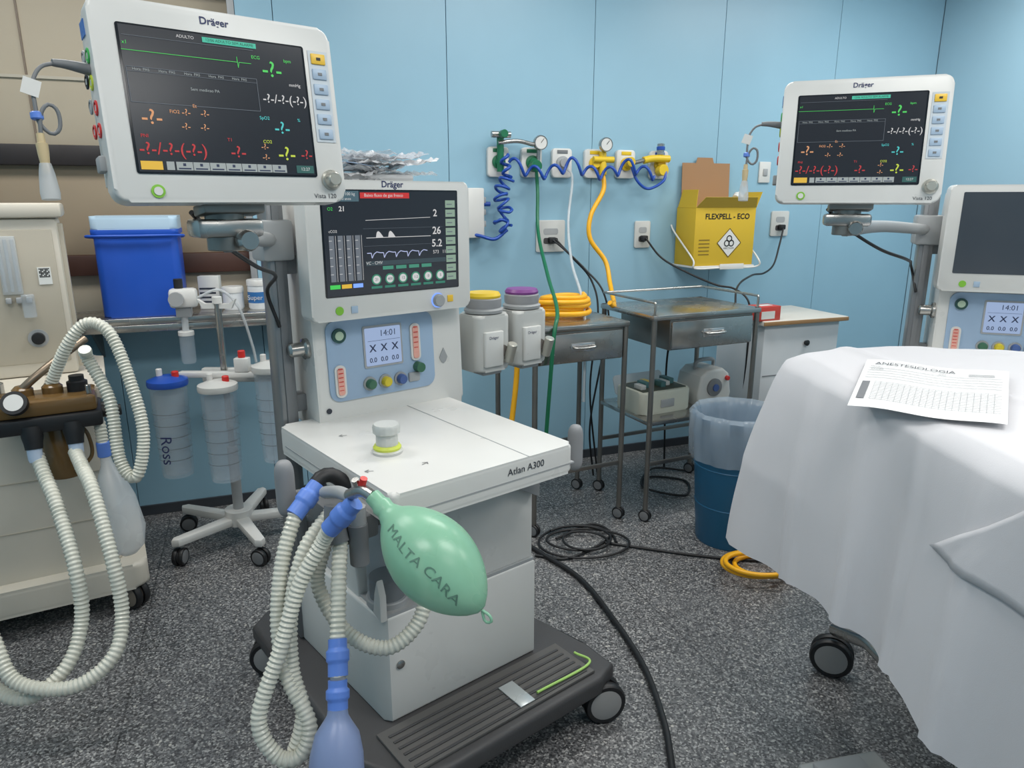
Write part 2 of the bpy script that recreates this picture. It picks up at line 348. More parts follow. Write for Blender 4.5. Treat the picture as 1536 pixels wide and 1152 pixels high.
    # mount
    box('mount_plate',-.05,.06,.03,.10,-.178,-.158,DSTEEL,r,.004)
    return r
mon1=monitor((-.50,1.32,1.658),39,7)
mon2=monitor((.915,1.985,1.655),-19,6)
# ------------------------------------------------------------------ anesthesia machine
def machine(O,yaw,monloc,detail=True,ca=66):
    r=root('anesthesia_machine',O,yaw)
    # trolley base
    prism('trolley_base',[(-.08,.10),(.0,-.04),(.10,-.06),(.62,-.06),(.70,-.03),(.71,.10),(.66,.25),(.62,.80),(.55,.90),(.0,.90),(-.07,.84)],.105,.165,DGREY,r,'z',.015,seg=3)
    prism('base_front_tread',[(.0,-.03),(.62,-.03),(.62,.14),(.0,.14)],.165,.175,M('tread_grey',(90,88,86),.6),r,'z',.003)
    for i in range(6): box('tread_rib',.02,.60,-.02+.025*i,-.012+.025*i,.175,.178,DGREY,r,.001)
    for cx,cy,a in((.655,-.03,ca),(-.02,.0,ca-20),(.62,.80,ca),(-.03,.80,ca-10)): caster(r,cx,cy,.064,.075,a,hub=M('castor_hub_grey',(150,148,146),.5))
    sweep('green_marking',[(.42,-.005,.182),(.62,-.005,.182),(.625,.06,.182)],.004,M('lime',(165,205,110),.4),r)
    box('base_label',.35,.40,-.02,.08,.176,.180,M('silver_label',(200,205,205),.25,metal=.5),r,.001)
    # lower body
    prism('lower_body',[(.03,.66),(.045,.18),(.06,.16),(.55,.16),(.55,.70),(.04,.70)],.165,.475,WHITE,r,'z',.008,seg=3)
    box('lower_gap',.055,.548,.163,.69,.470,.482,LGREY,r,.0)
    box('upper_body',.20,.55,.17,.70,.48,.765,WHITE,r,.008)
    prism('side_cowl',[(.30,.45),(.30,.52),(.32,.62),(.33,.76),(.46,.76),(.46,.45)],.05,.20,WHITE,r,'x',.006)
    prism('side_lip',[(.16,.47),(.16,.54),(.175,.58),(.19,.54),(.20,.48)],.04,.06,WHITE,r,'x',.004)
    lathe('lock',[(.012,0),(.012,.003),(.006,.006),(.001,.006)],STEEL,r,(.09,.159,.33),FY,16)
    prism('grey_drawer',[(.05,.12),(.48,.12),(.535,.2),(.535,.66),(.05,.66)],.745,.80,M('drawer_grey',(146,147,148),.45),r,'z',.008)
    prism('grey_wedge',[(.40,.765),(.55,.765),(.55,.68)],.14,.168,M('drawer_grey'),r,'y',.002)
    prism('work_surface',rr(.545,.64,.02,5,.2725,.32),.80,.88,WHITE,r,'z',.012,seg=3)
    box('surface_seam',-.001,.546,-.001,.60,.826,.830,LGREY,r,.0)
    box('surface_joint',.387,.39,.0,.60,.8795,.8808,LGREY,r,0)
    text('Atlan A300',.026,.38,-.0015,.852,M('print_dark'),r)
    # absorber canister
    lathe('absorber_canister',[(.05,.0),(.052,.02),(.05,.22),(.045,.24),(.001,.245)],CLEAR,r,(.10,.23,.482))
    lathe('absorber_fill',[(.046,.005),(.046,.07),(.001,.072)],M('dark_lime',(70,64,56),.8),r,(.10,.23,.484))
    cyl('canister_top',.055,.05,GREY,r,(.10,.23,.72)); cyl('canister_base',.056,.02,LGREY,r,(.10,.23,.478))
    # console
    prism('console',[(.585,.88),(.60,1.19),(.60,1.53),(.76,1.53),(.78,1.45),(.78,.85),(.585,.85)],.10,.60,WHITE,r,'x',.012,seg=3)
    prism('display_housing',rr(.52,.375,.018,5,.335,1.365),.53,.60,WHITE,r,'y',.006,seg=3)
    prism('display_glass',rr(.435,.285,.004,3,.335,1.385),.5285,.54,SCR if detail else M('screen_standby_reflection',(66,71,78),.2),r,'y')  # second machine's glass: room reflection painted in as a lighter grey
    text('Dräger',.024,.335,.5292,1.5415,M('navy_print'),r,bold=.0004)
    lathe('display_knob',[(.019,0),(.019,.012),(.016,.016),(.001,.016)],LGREY,r,(.475,.53,1.208),FY); lathe('knob_glow',[(.022,0),(.022,.003),(.001,.003)],eBL,r,(.475,.53,1.208),FY)
    lathe('standby_key',[(.012,0),(.012,.002),(.001,.002)],M('green_ring'),r,(.155,.53,1.205),FY,16)
    box('home_key',.19,.21,.527,.53,1.195,1.215,M('key_blue'),r,.001); box('alarm_key',.51,.53,.527,.53,1.20,1.22,M('key_yellow'),r,.001)
    if detail:
        quad('image',.122,.548,1.246,1.524,.5275,SCRON,r); Y=.5262
        X=lambda a:.122+.426*a
        Z=lambda b:1.524-.278*b
        quad('alarm_bar',X(.26),X(.62),Z(.07),Z(.015),Y,EM('alarm',(205,40,40)),r); text('Baixo fluxo de gas fresco',.012,X(.43),Y-.001,Z(.042),eW,r)
        quad('status',X(.0),X(.25),Z(.1),Z(.0),Y,EM('status',(70,100,112)),r); text('ADULTO  100 kg',.011,X(.13),Y-.001,Z(.03),eW,r); text('Idade 30 anos',.010,X(.13),Y-.001,Z(.075),eW,r)
        for i in range(4):
            quad('meter',X(.03+.06*i),X(.065+.06*i),Z(.86),Z(.42),Y,EM('meter',(120,128,138),.7),r)
            wave('meter_scale',[(X(.075+.06*i),Z(.86)),(X(.075+.06*i),Z(.42))],Y-.0003,.001,eW,r)
            for k in range(5): quad('meter_tick',X(.03+.06*i),X(.05+.06*i),Z(.47+.08*k),Z(.465+.08*k),Y-.0003,eW,r)
        quad('legend',X(.02),X(.09),Z(.93),Z(.89),Y,eG,r); quad('legend',X(.1),X(.17),Z(.93),Z(.89),Y,eYB,r); quad('legend',X(.18),X(.25),Z(.93),Z(.89),Y,eBL,r)
        text('21',.018,X(.13),Y,Z(.17),eW,r,bold=.0004); text('O2',.012,X(.05),Y,Z(.17),eG,r); text('cCO2',.010,X(.06),Y,Z(.38),eW,r)
        wave('pressure',[(X(.29),Z(.28)),(X(.78),Z(.26))],Y,.0013,eW,r)
        for i,a in enumerate((.36,.45)):
            vs=[];N=10
            for k in range(N+1):
                f=k/N; vs+=[(X(a+.055*f),Y,Z(.45)),(X(a+.055*f),Y,Z(.45-.06*math.sin(math.pi*f**.6)-.002))]
            me=bpy.data.meshes.new('flow_bump'); me.from_pydata(vs,[],[(2*k,2*k+2,2*k+3,2*k+1) for k in range(N)]); link('flow_bump',me,eW,r,smooth=False)
        wave('flow',[(X(.29),Z(.45)),(X(.78),Z(.45))],Y,.0016,eW,r)
        vl=[(X(.29),Z(.60))]
        for i in range(5):
            a=.32+.09*i; vl+=[(X(a),Z(.60)),(X(a+.005),Z(.65)),(X(a+.02),Z(.61)),(X(a+.04),Z(.59)),(X(a+.07),Z(.60))]
        wave('volume',vl,Y,.0022,EM('lilac',(190,200,240)),r)
        wave('divider',[(X(.27),Z(.53)),(X(.88),Z(.53))],Y,.0006,eD,r); wave('divider',[(X(.27),Z(.36)),(X(.88),Z(.36))],Y,.0006,eD,r)
        text('2',.028,X(.82),Y,Z(.22),eW,r,bold=.0004); text('26',.030,X(.83),Y,Z(.40),eW,r,bold=.0004); text('5.2',.030,X(.83),Y,Z(.53),eW,r,bold=.0004); text('573   11',.014,X(.85),Y,Z(.62),eW,r)
        for i in range(9): quad('side_menu',X(.905),X(.985),Z(.09+.095*i+.075),Z(.09+.095*i),Y,eSage,r); quad('side_menu_text',X(.915),X(.96),Z(.09+.095*i+.045),Z(.09+.095*i+.035),Y-.0004,eD,r)
        for i in range(6):
            lathe('dial_ring',[(.015,0),(.015,.001),(.001,.001)],EM('dial',(55,140,110),.8),r,(X(.35+.1*i),Y+.001,Z(.865)),FY,20)
            lathe('dial_core',[(.011,0),(.011,.0018),(.001,.0018)],eW,r,(X(.35+.1*i),Y+.001,Z(.865)),FY,20)
            text(('21','400','12','1:2','0','5')[i],.011,X(.35+.1*i),Y-.0018,Z(.865),LCDT,r)
            quad('dial_tab',X(.31+.1*i),X(.39+.1*i),Z(.955),Z(.93),Y,EM('tab',(55,130,110),.8),r)
        for i in range(4): quad('mode_tab',X(.4+.1*i),X(.48+.1*i),Z(.77),Z(.735),Y,EM('tab2',(70,150,125),.8),r)
        text('VC - CMV',.012,X(.34),Y,Z(.70),eW,r)
        quad('mode_strip',X(.28),X(.9),Z(.725),Z(.68),Y+.0004,EM('strip',(55,72,80),.8),r)
    else:
        text('Dräger',.036,.47,.5272,1.345,EM('logo_blue',(60,75,190)),r,bold=.0006)
    # lower control panel
    def fy(z): return .585+(z-.88)*.0484-.0015
    prism('control_panel',rr(.355,.235,.03,6,0,0),-.004,.004,PANEL,r,'y',.0015,loc=(.315,fy(1.05),1.05),rot=(-.0484,0,0))
    prism('lcd_bezel',rr(.13,.125,.005,3),-.003,.002,LGREY,r,'y',loc=(.315,fy(1.08)-.004,1.08),rot=(-.0484,0,0))
    prism('lcd',rr(.118,.112,.003,3),-.002,.001,LCD,r,'y',loc=(.315,fy(1.08)-.007,1.08),rot=(-.0484,0,0))
    yl=fy(1.08)-.0115
    text('14:01',.026,.33,yl,1.118,LCDT,r)
    for i in range(3):
        text('X',.03,.278+.037*i,yl,1.075,LCDT,r,bold=.0006); text('0.0',.02,.278+.037*i,yl,1.040,LCDT,r,bold=.0003)
    wave('lcd_rule',[(.262,1.098),(.37,1.098)],yl,.001,LCDT,r)
    for x0,z0,z1 in((.17,.955,1.03),(.425,1.03,1.125)):
        prism('flow_window',rr(.034,z1-z0+.02,.015,5,0,0),-.004,.002,WHITE,r,'y',loc=(x0,fy(z0)-.004,(z0+z1)/2),rot=(-.0484,0,0))
        prism('flow_scale',rr(.02,z1-z0+.005,.008,5,0,0),-.004,.002,M('flow_pink',(225,165,150),.4),r,'y',loc=(x0,fy(z0)-.007,(z0+z1)/2),rot=(-.0484,0,0))
        for k in range(7): box('flow_tick',x0-.008,x0+.006,fy(z0)-.0125,fy(z0)-.011,z0+k*(z1-z0)/6-.001,z0+k*(z1-z0)/6+.001,RED,r,0)
    lathe('pressure_dial',[(.021,0),(.021,.008),(.001,.008)],M('dial_green_dark',(35,75,70),.4),r,(.175,fy(1.125)-.004,1.125),FY); lathe('dial_face',[(.013,0),(.013,.009),(.001,.009)],M('dial_pale',(175,195,170),.4),r,(.175,fy(1.125)-.004,1.125),FY)
    for i,m in enumerate((M('knob_green',(60,105,80),.4),M('knob_yellow',(210,190,50),.4),M('knob_blue',(70,95,150),.4))):
        lathe('flow_knob_collar',[(.021,0),(.021,.006),(.001,.006)],LGREY,r,(.262+.052*i,fy(.975)-.004,.972),FY)
        lathe('flow_knob',[(.015,0),(.015,.02),(.012,.024),(.001,.024)],m,r,(.262+.052*i,fy(.975)-.004,.972),FY)
    lathe('flow_knob',[(.016,0),(.015,.024),(.001,.025)],M('knob_green'),r,(.43,fy(1.0)-.004,1.0),FY)
    box('panel_switch',.395,.435,fy(.97)-.012,fy(.97),.955,.985,LGREY,r,.006)
    lathe('panel_lock',[(.008,0),(.008,.003),(.001,.003)],M('print_dark'),r,(.13,fy(.91),.91),FY,14)
    prism('drop_logo',[(.53,1.045),(.515,1.015),(.522,1.0),(.53,.995),(.538,1.0),(.545,1.015)],fy(1.02)-.002,fy(1.02),LGREY,r,'y')
    lathe('side_port',[(.03,0),(.03,.01),(.02,.015),(.02,.05),(.014,.055),(.001,.055)],STEEL,r,(.10,.64,1.09),(0,R(-90),0))
    # column and monitor arm
    box('rail_column',.02,.07,.66,.73,.17,1.52,M('anodised_grey',(130,132,134),.35,metal=.5),r,.006)
    box('rail_slot',.035,.055,.655,.66,.3,1.5,GREY,r,.001); 
    for z in(.5,.9,1.3): box('column_bracket',.06,.11,.67,.72,z,z+.05,GREY,r,.003)
    Ml=Matrix(RM[r.name]).inverted()@Vector(monloc)
    mx_,my_=Ml.x,Ml.y+.06; zt=monloc[2]-.18
    cyl('arm_swivel',.035,.07,DSTEEL,r,(mx_,my_,zt-.07)); cyl('arm_swivel_cap',.022,.03,STEEL,r,(mx_,my_,zt-.015))
    box('arm_tilt_block',mx_-.06,mx_+.06,my_-.04,my_+.04,zt-.045,zt-.012,STEEL,r,.008)
    lathe('arm_clamp_knob',[(.018,0),(.02,.02),(.016,.03),(.001,.03)],STEEL,r,(mx_+.02,my_-.04,zt-.05),FY,18)
    sweep('arm_link',[(mx_,my_,zt-.055),((mx_+.045)/2-.03,(my_+.70)/2,zt-.06),(.045,.69,zt-.085)],.02,LGREY,r)
    cyl('arm_collar',.045,.08,LGREY,r,(.045,.695,zt-.125)); box('arm_column_clamp',.0,.09,.645,.74,zt-.14,zt-.03,LGREY,r,.01)
    sweep('monitor_cable',[(mx_-.05,my_+.03,zt),(mx_+.02,my_+.10,zt-.06),(mx_+.12,my_+.2,zt-.12),(mx_+.22,my_+.35,zt-.16),(.0,.64,zt-.22),(.03,.65,zt-.32)],.005,BLACK,r,seg=8)
    # handles
    for hx,hy,sx,dz in((-.11,.33,.0,.0),(.735,.19,.545,-.045)):
        sweep('handle_bar',[(sx-.01,hy+.02,.785),(hx,hy,.80+dz)],.009,GREY,r)
        sweep('handle_grip',[(hx,hy,.745+dz),(hx,hy,.765+dz),(hx,hy,.80+dz),(hx,hy,.84+dz),(hx,hy,.87+dz),(hx,hy,.892+dz)],.02,M('handle_grey',(140,141,143),.5),r,seg=16,ds=.004,rf=lambda t:.0235*math.sqrt(max(.02,1-abs(2*t-1)**6)))
    # vaporisers
    box('vapor_rail',.58,1.02,.72,.76,1.02,1.08,LGREY,r,.006)
    for i,(vx,m) in enumerate(((.755,YELP),(.925,PURP))):
        vy=.675
        prism('vaporizer_body',rr(.145,.13,.03,5,vx,vy),.93,1.125,WHITE2,r,'z',.012,seg=3)
        prism('vaporizer_front',rr(.08,.02,.008,3,vx-.01,vy-.068),.95,1.07,WHITE,r,'z',.004)
        lathe('vaporizer_collar',[(.05,0),(.066,.006),(.068,.016),(.06,.022),(.056,.024)],LGREY,r,(vx,vy,1.123))
        lathe('vaporizer_dial',[(.060,0),(.062,.008),(.062,.030),(.058,.034),(.001,.034)],M('dial_ring_grey',(150,150,152),.4),r,(vx,vy,1.145),seg=40,fn=lambda rr_,z,a:rr_*(1+.012*math.sin(20*a)) )
        lathe('vaporizer_cap',[(.058,0),(.06,.008),(.054,.018),(.001,.019)],m,r,(vx,vy,1.178))
        lathe('filler_window',[(.02,0),(.02,.006),(.001,.006)],M('glass_dark',(120,115,110),.2),r,(vx+.03,vy-.066,1.0),FY,18)
        cyl('filler_spout',.017,.07,M('satin_nickel'),r,(vx+.05,vy-.075,.96),(R(20),0,0)); text('Dräger',.014,vx-.015,vy-.0795,1.05,M('navy_print'),r)
        box('vaporizer_foot',vx-.04,vx+.04,vy-.05,vy+.05,.915,.935,LGREY,r,.004)
    # APL valve
    lathe('valve_base',[(.038,0),(.04,.008),(.034,.012)],WHITE2,r,(.13,.25,.879)); lathe('valve_ring',[(.034,0),(.036,.008),(.032,.014)],M('valve_lime',(200,210,80),.4),r,(.13,.25,.888))
    lathe('valve_knob',[(.028,0),(.027,.03),(.034,.034),(.035,.05),(.031,.056),(.001,.056)],M('valve_grey',(190,192,188),.4),r,(.13,.25,.90),seg=48,fn=lambda rr_,z,a:rr_*(1+.02*math.sin(14*a)))
    for x,y,a in((.03,.16,R(150)),(.16,.12,R(20)),(.10,.44,R(160))): text('→',.03,x,y,.8812,M('print_grey',(120,120,120)),r,rot=(0,0,a))
    return r
O1=(-.26,1.43,0)
m1=machine(O1,39,(-.50,1.32,1.658))
m2=machine((1.31,2.15,0),-20,(.915,1.985,1.655),False,95)
# ---------------- breathing circuit of machine 1 (world coordinates)
W=dict(world=True)
box('breathing_block',-.07,.02,.10,.32,.74,.80,GREY,m1,.01)
cyl('sensor_post',.022,.10,GREY,m1,(-.045,.08,.70)); sweep('sensor_cap',[(-.045,.08,.80),(-.045,.08,.84)],.02,LGREY,m1)
sweep('elbow_black',[(-.38,1.60,.82),(-.425,1.585,.865),(-.45,1.565,.868),(-.462,1.55,.85)],.018,BLACK,m1,**W)
def blueconn(a,b,n='connector_blue'):
    a,b=Vector(a),Vector(b)
    def rf(t): return .020 if t<.3 else (.0245 if (t<.62) else .021)
    sweep(n,[a,a.lerp(b,.5),b],.02,BLUEP,m1,seg=16,ds=.004,rf=rf,**W)
blueconn((-.455,1.553,.856),(-.497,1.497,.803)); blueconn((-.332,1.392,.882),(-.392,1.40,.815))
HR=.0165
sweep('hose_inspiratory',[(-.495,1.499,.806),(-.516,1.45,.716),(-.520,1.398,.597),(-.495,1.351,.495),(-.44,1.31,.40),(-.455,1.28,.345),(-.505,1.275,.35),(-.540,1.29,.43),(-.50,1.34,.56),(-.462,1.385,.69),(-.415,1.41,.775),(-.390,1.40,.818)],HR,HOSE,m1,12,.10,**W)
sweep('hose_ventilation',[(-.40,1.52,.80),(-.435,1.50,.72),(-.449,1.48,.632),(-.377,1.426,.548),(-.282,1.40,.525),(-.215,1.434,.566),(-.205,1.48,.63),(-.25,1.55,.70),(-.30,1.60,.73)],HR,HOSE,m1,12,.10,**W)
sweep('hose_bag',[(-.40,1.50,.80),(-.385,1.46,.77),(-.380,1.403,.693),(-.373,1.334,.585)],HR,HOSE,m1,12,.10,**W)
sweep('hose_expiratory',[(-.42,1.52,.80),(-.465,1.45,.74),(-.490,1.40,.62),(-.485,1.36,.50),(-.455,1.32,.41),(-.49,1.29,.30),(-.53,1.27,.27)],HR,HOSE,m1,12,.10,**W)
blueconn((-.373,1.336,.592),(-.366,1.295,.53)); blueconn((-.366,1.29,.525),(-.362,1.262,.475))
cyl('bag_link',.016,.03,LGREY,m1,(-.3655,1.292,.512),**W)
def spindle(name,a,b,prof,mat,parent,seg=28,flat=1.0):
    a,b=Vector(a),Vector(b); d=b-a; L=d.length; q=d.to_track_quat('Z','Y')
    o=lathe(name,[(r,t*L) for t,r in prof],mat,parent,seg=seg,ang=60)
    o.location=a; o.rotation_mode='QUATERNION'; o.rotation_quaternion=q; o.scale=(1,flat,1)
    o.matrix_parent_inverse=RM[parent.name].inverted(); return q
spindle('reservoir_bag',(-.362,1.262,.478),(-.36,1.18,.27),[(0,.02),(.06,.022),(.12,.03),(.22,.045),(.4,.054),(.6,.057),(.8,.05),(.95,.025),(1,.008)],LBLUEB,m1)
# test lung
a=Vector((-.285,1.348,.915)); bb=Vector((-.056,1.205,.742))
def radius(t):
    k=(t-.57)/.43; return .084*max(.015,(1-abs(k)**1.9))**.68
prof=[(0,.017),(.07,.018),(.09,.022),(.13,.020),(.16,.024)]
for i in range(23):
    t=.19+.80*i/22; prof.append((t,max(radius(t),.008)))
spindle('test_lung_green',a,bb,prof,GREENB,m1,40)
sweep('test_lung_loop',[(-.057,1.206,.742),(-.043,1.198,.736),(-.039,1.196,.724),(-.051,1.2,.722),(-.057,1.206,.74)],.003,GREENB,m1,**W)
# handwriting on the lung
d=(bb-a); L=d.length; d.normalize(); view=Vector((0,-.85,.35)); side=(view-d*view.dot(d)).normalized(); up=side.cross(d)*-1
me=textmesh('MALTA CARA',.027,'CENTER')
if up.z<0: up=-up
for v in me.vertices:
    s=v.co.x*1.2+L*.58; h=v.co.y-.012+.003*math.sin(v.co.x*60); t=min(max(s/L,.2),.95); rr_=radius(t)+.0012; ph=h/rr_
    p=a+d*s+side*rr_*math.cos(ph)+up*rr_*math.sin(ph); v.co=p
link('lung_lettering',me,M('marker_ink',(92,128,112),.6),m1,world=True,smooth=False)
# Y piece
sweep('y_piece_metal',[(-.345,1.40,.895),(-.31,1.37,.918),(-.283,1.347,.915)],.013,STEEL,m1,**W)
sweep('y_piece_side',[(-.32,1.385,.91),(-.325,1.375,.94)],.008,STEEL,m1,**W); sweep('red_cap',[(-.312,1.375,.925),(-.305,1.37,.945)],.008,RED,m1,**W)
sweep('y_piece_grey',[(-.395,1.47,.84),(-.395,1.46,.80),(-.385,1.45,.76)],.024,GREY,m1,**W); sweep('y_piece_clear',[(-.43,1.52,.85),(-.38,1.45,.88),(-.34,1.40,.89)],.014,LGREY,m1,**W)
# packages on top
pk=root('plastic_package_pile',(-.26,1.43,0),39)
for i in range(9):
    w=.18+.12*random.random(); z0=1.552+.009*i; cx=.34+random.uniform(-.09,.10); cy=.675; ra=random.uniform(-.4,.4)
    bm=bmesh.new(); n=22; dp=.12
    g=[[None]*n for _ in range(n)]
    for u in range(n):
        for v in range(n):
            lx=-w/2+w*u/(n-1); ly=-dp/2+dp*v/(n-1); x=cx+lx*math.cos(ra)-ly*math.sin(ra); yy=cy+lx*math.sin(ra)*.4+ly*math.cos(ra)
            cr=abs(noise.noise(Vector((x*30,yy*30,i*3.1))))*.020+abs(noise.noise(Vector((x*75,yy*75,i*1.7))))*.012
            lift=.035*max(0,lx/(w/2)*(1 if i%2 else -1)-.5)
            g[u][v]=bm.verts.new((x,yy,z0+cr+lift))
    for u in range(n-1):
        for v in range(n-1): bm.faces.new((g[u][v],g[u+1][v],g[u+1][v+1],g[u][v+1]))
    link('package',bm2('package',bm),(M('wrap_film',(215,217,220),.08,alpha=.45),M('wrap_white',(212,212,214),.2,alpha=.9),M('wrap_film'),M('wrap_grey',(185,188,194),.15,alpha=.75))[i%4],pk,ang=20)
box('package_label',.25,.33,.62,.70,1.60,1.602,M('label_pale_blue',(170,190,215)),pk,0,rot=(.1,.1,.3)); box('packet_core',.22,.47,.63,.73,1.552,1.575,M('wrap_core',(195,195,196),.4),pk,.01)
# ------------------------------------------------------------------ old machine on the left
O3=(-1.38,2.38,0)
m3=root('anesthesia_machine',O3,30)
prism('base',rr(.80,.62,.05,5,-.37,.31),.10,.20,CREAM,m3,'z',.02,seg=3)
for cx,cy in((-.03,.06),(-.70,.06),(-.03,.55),(-.7,.55)): caster(m3,cx,cy,.055,.06,40,hub=M('brown_hub',(130,118,105)))
prism('cabinet',rr(.64,.52,.03,5,-.37,.32),.20,.83,CREAM,m3,'z',.01)
for z in(.38,.56): box('drawer_seam',-.685,-.055,.058,.062,z,z+.004,CREAMD,m3,0)
prism('table',rr(.72,.58,.03,5,-.38,.31),.83,.88,CREAM,m3,'z',.012,seg=3)
box('upper_column',-.60,-.10,.28,.58,.88,1.44,CREAM,m3,.015); box('upper_cap',-.62,-.08,.26,.60,1.44,1.49,CREAM,m3,.012)
box('inset_panel',-.58,-.12,.274,.281,.93,1.40,CREAMD,m3,.003)
box('side_rail',-.115,-.085,.30,.34,.90,1.42,CREAMD,m3,.004)
box('flowmeter_window',-.29,-.23,.262,.278,1.18,1.38,CLEARB,m3,.004)
for i in range(3): cyl('flow_tube',.006,.18,CLEAR,m3,(-.28+.02*i,.262,1.19),seg=10)
cyl('o2_flask',.02,.08,CLEAR,m3,(-.22,.25,1.10)); lathe('selector_knob',[(.022,0),(.02,.02),(.001,.022)],BLACK,m3,(-.21,.274,1.02),FY); lathe('selector_ring',[(.032,0),(.032,.006),(.001,.006)],LGREY,m3,(-.21,.276,1.02),FY)
for q in range(3): box('flow_valve',-.285+.03*q,-.268+.03*q,.25,.276,1.15,1.17,LGREY,m3,.003)
box('sticker',-.18,-.14,.271,.274,1.21,1.27,M('sticker_white',(225,225,220)),m3,0)
for i in range(7):
    for j in range(7):
        if (i*3+j*5+i*j)%3!=1: quad('sticker_code',-.176+i*.0046,-.172+i*.0046,1.235+j*.0046,1.239+j*.0046,.2705,M('print_black',(20,20,20)),m3)
sweep('steel_arm',[(-.34,.02,.84),(-.30,-.08,.86),(-.24,-.10,.93),(-.16,-.07,.99),(-.06,.0,1.05)],.013,M('bronze_steel',(140,125,108),.35,metal=.7),m3)
cyl('arm_post',.03,.10,STEEL,m3,(-.34,.04,.82))
box('absorber_head',-.33,-.05,-.20,-.02,.85,.90,AMBER,m3,.012); box('absorber_plate',-.34,-.04,-.21,-.01,.80,.85,BLACK,m3,.01); box('absorber_bracket',-.25,-.12,-.03,.06,.80,.84,DGREY,m3,.006)
for cx in(-.25,-.17): lathe('valve_dome',[(.03,0),(.03,.02),(.02,.03),(.001,.032)],AMBER,m3,(cx,-.09,.90))
for q in(-.31,-.07): cyl('clamp_bolt',.008,.03,STEEL,m3,(q,-.17,.90),seg=12)
cyl('side_port_black',.018,.06,BLACK,m3,(-.045,-.15,.83),(0,R(90),0)); cyl('side_port_black',.018,.05,BLACK,m3,(-.045,-.09,.83),(0,R(90),0))
lathe('apl_knob',[(.03,0),(.03,.03),(.022,.034),(.022,.05),(.001,.05)],BLACK,m3,(-.10,-.10,.90))
lathe('gauge_case',[(.036,0),(.036,.02),(.001,.02)],BLACK,m3,(-.262,-.205,.90),(R(60),0,R(-10))); lathe('gauge_face',[(.026,0),(.026,.0215),(.001,.0215)],WHITE,m3,(-.262,-.205,.90),(R(60),0,R(-10)))
for cx in(-.235,-.125):
    lathe('port_black',[(.024,-.07),(.026,-.05),(.03,-.03),(.03,0)],BLACK,m3,(cx,-.19,.82),(R(-15),0,0)); lathe('port_cuff',[(.017,-.11),(.02,-.1),(.021,-.06)],M('cuff_pale',(190,205,225),.4),m3,(cx,-.19,.82),(R(-15),0,0))
lathe('soda_lime_canister',[(.05,0),(.055,.01),(.055,.17),(.05,.18)],AMBER,m3,(-.17,-.10,.62)); sweep('canister_bail',[(-.11,-.12,.79),(-.09,-.13,.75),(-.09,-.13,.68),(-.14,-.15,.64)],.006,AMBER,m3)
sc=2.25/2.1
arc=[(-1.315,2.06,1.081),(-1.256,2.078,1.147),(-1.187,2.07,1.118),(-1.128,2.035,.985),(-1.088,1.997,.834),(-1.108,1.965,.71),(-1.157,1.977,.757),(-1.187,2.02,.928),(-1.25,2.05,1.043)]
arc=[((x*sc),(y*sc),1.5+(z-1.5)*sc) for x,y,z in arc]
sweep('hose_on_arm',[(-1.50,2.22,.90)]+arc+[(-1.33,2.17,1.05)],.018,HOSE,m3,12,.1,world=True)
sweep('hose_left',[(-1.48,2.09,.73),(-1.44,2.05,.68),(-1.376,1.99,.603),(-1.29,1.898,.452),(-1.27,1.859,.30),(-1.283,1.78,.199),(-1.364,1.715,.144),(-1.477,1.728,.194),(-1.57,1.79,.38),(-1.62,1.9,.6)],.0195,HOSE,m3,12,.1,pitch=.013,world=True)
sweep('hose_right',[(-1.385,2.13,.73),(-1.34,2.08,.70),(-1.265,1.999,.6417),(-1.18,1.903,.471),(-1.151,1.864,.319),(-1.149,1.788,.227),(-1.233,1.723,.175),(-1.37,1.70,.207),(-1.444,1.738,.314),(-1.56,1.83,.5)],.0195,HOSE,m3,12,.1,pitch=.013,world=True)
spindle('manual_bag',(-1.33,2.19,.70),(-1.27,2.15,.36),[(0,.015),(.1,.018),(.2,.035),(.45,.058),(.75,.066),(.93,.05),(1,.02)],CLEARB,m3)
cyl('bag_cuff',.02,.05,BLUEP,m3,(-1.33,2.19,.69),world=True); sweep('bag_hose',[(-1.33,2.19,.73),(-1.345,2.21,.80),(-1.38,2.22,.83)],.018,HOSE,m3,world=True,corr=.1)
# ------------------------------------------------------------------ cooler, tubs, regulator
c=root('cooler_box',(-1.615,3.14,1.0155),WY)
prism('tub',rr(.32,.22,.03,5),0,.36,BLUE,c,'z',.01,seg=3)
prism('lid',rr(.33,.235,.03,5),.36,.42,LBL,c,'z',.014,seg=3); prism('rim',rr(.335,.24,.03,5),.345,.365,BLUE,c,'z',.005)
sweep('carry_handle',[(-.17,.0,.33),(-.172,-.12,.34),(.0,-.135,.34),(.172,-.12,.34),(.17,0,.33)],.006,BLUE,c)
for (x,y,rad,h,m,lid) in((-1.165,3.27,.047,.11,M('tub_white',(225,228,230)),True),(-1.275,3.25,.045,.08,M('tub_white'),True)):
    tb=root('plastic_tub',(x,y,1.0155)); lathe('jar',[(rad*.9,0),(rad,.01),(rad,h)],m,tb); lathe('lid',[(rad*1.06,h-.002),(rad*1.06,h+.02),(rad,h+.024),(.001,h+.024)],WHITE,tb)
    if h>.1: lathe('label',[(rad*1.01,.03),(rad*1.01,.08)],M('label_blue',(50,110,170)),tb,cap=False); text('Super',.03,0,-rad-.003,.055,WHITE,tb)
bx=root('medicine_carton',(-1.385,3.27,1.0155),8); box('carton',-.045,.045,-.025,.025,0,.15,M('carton_white',(210,210,205)),bx,.002)
for i in range(4): box('print_band',-.04,.03,-.026,-.025,.03+.02*i,.038+.02*i,M('print_dark'),bx,0)
sr=root('suction_regulator',(-1.395,3.005,1.0),WY)
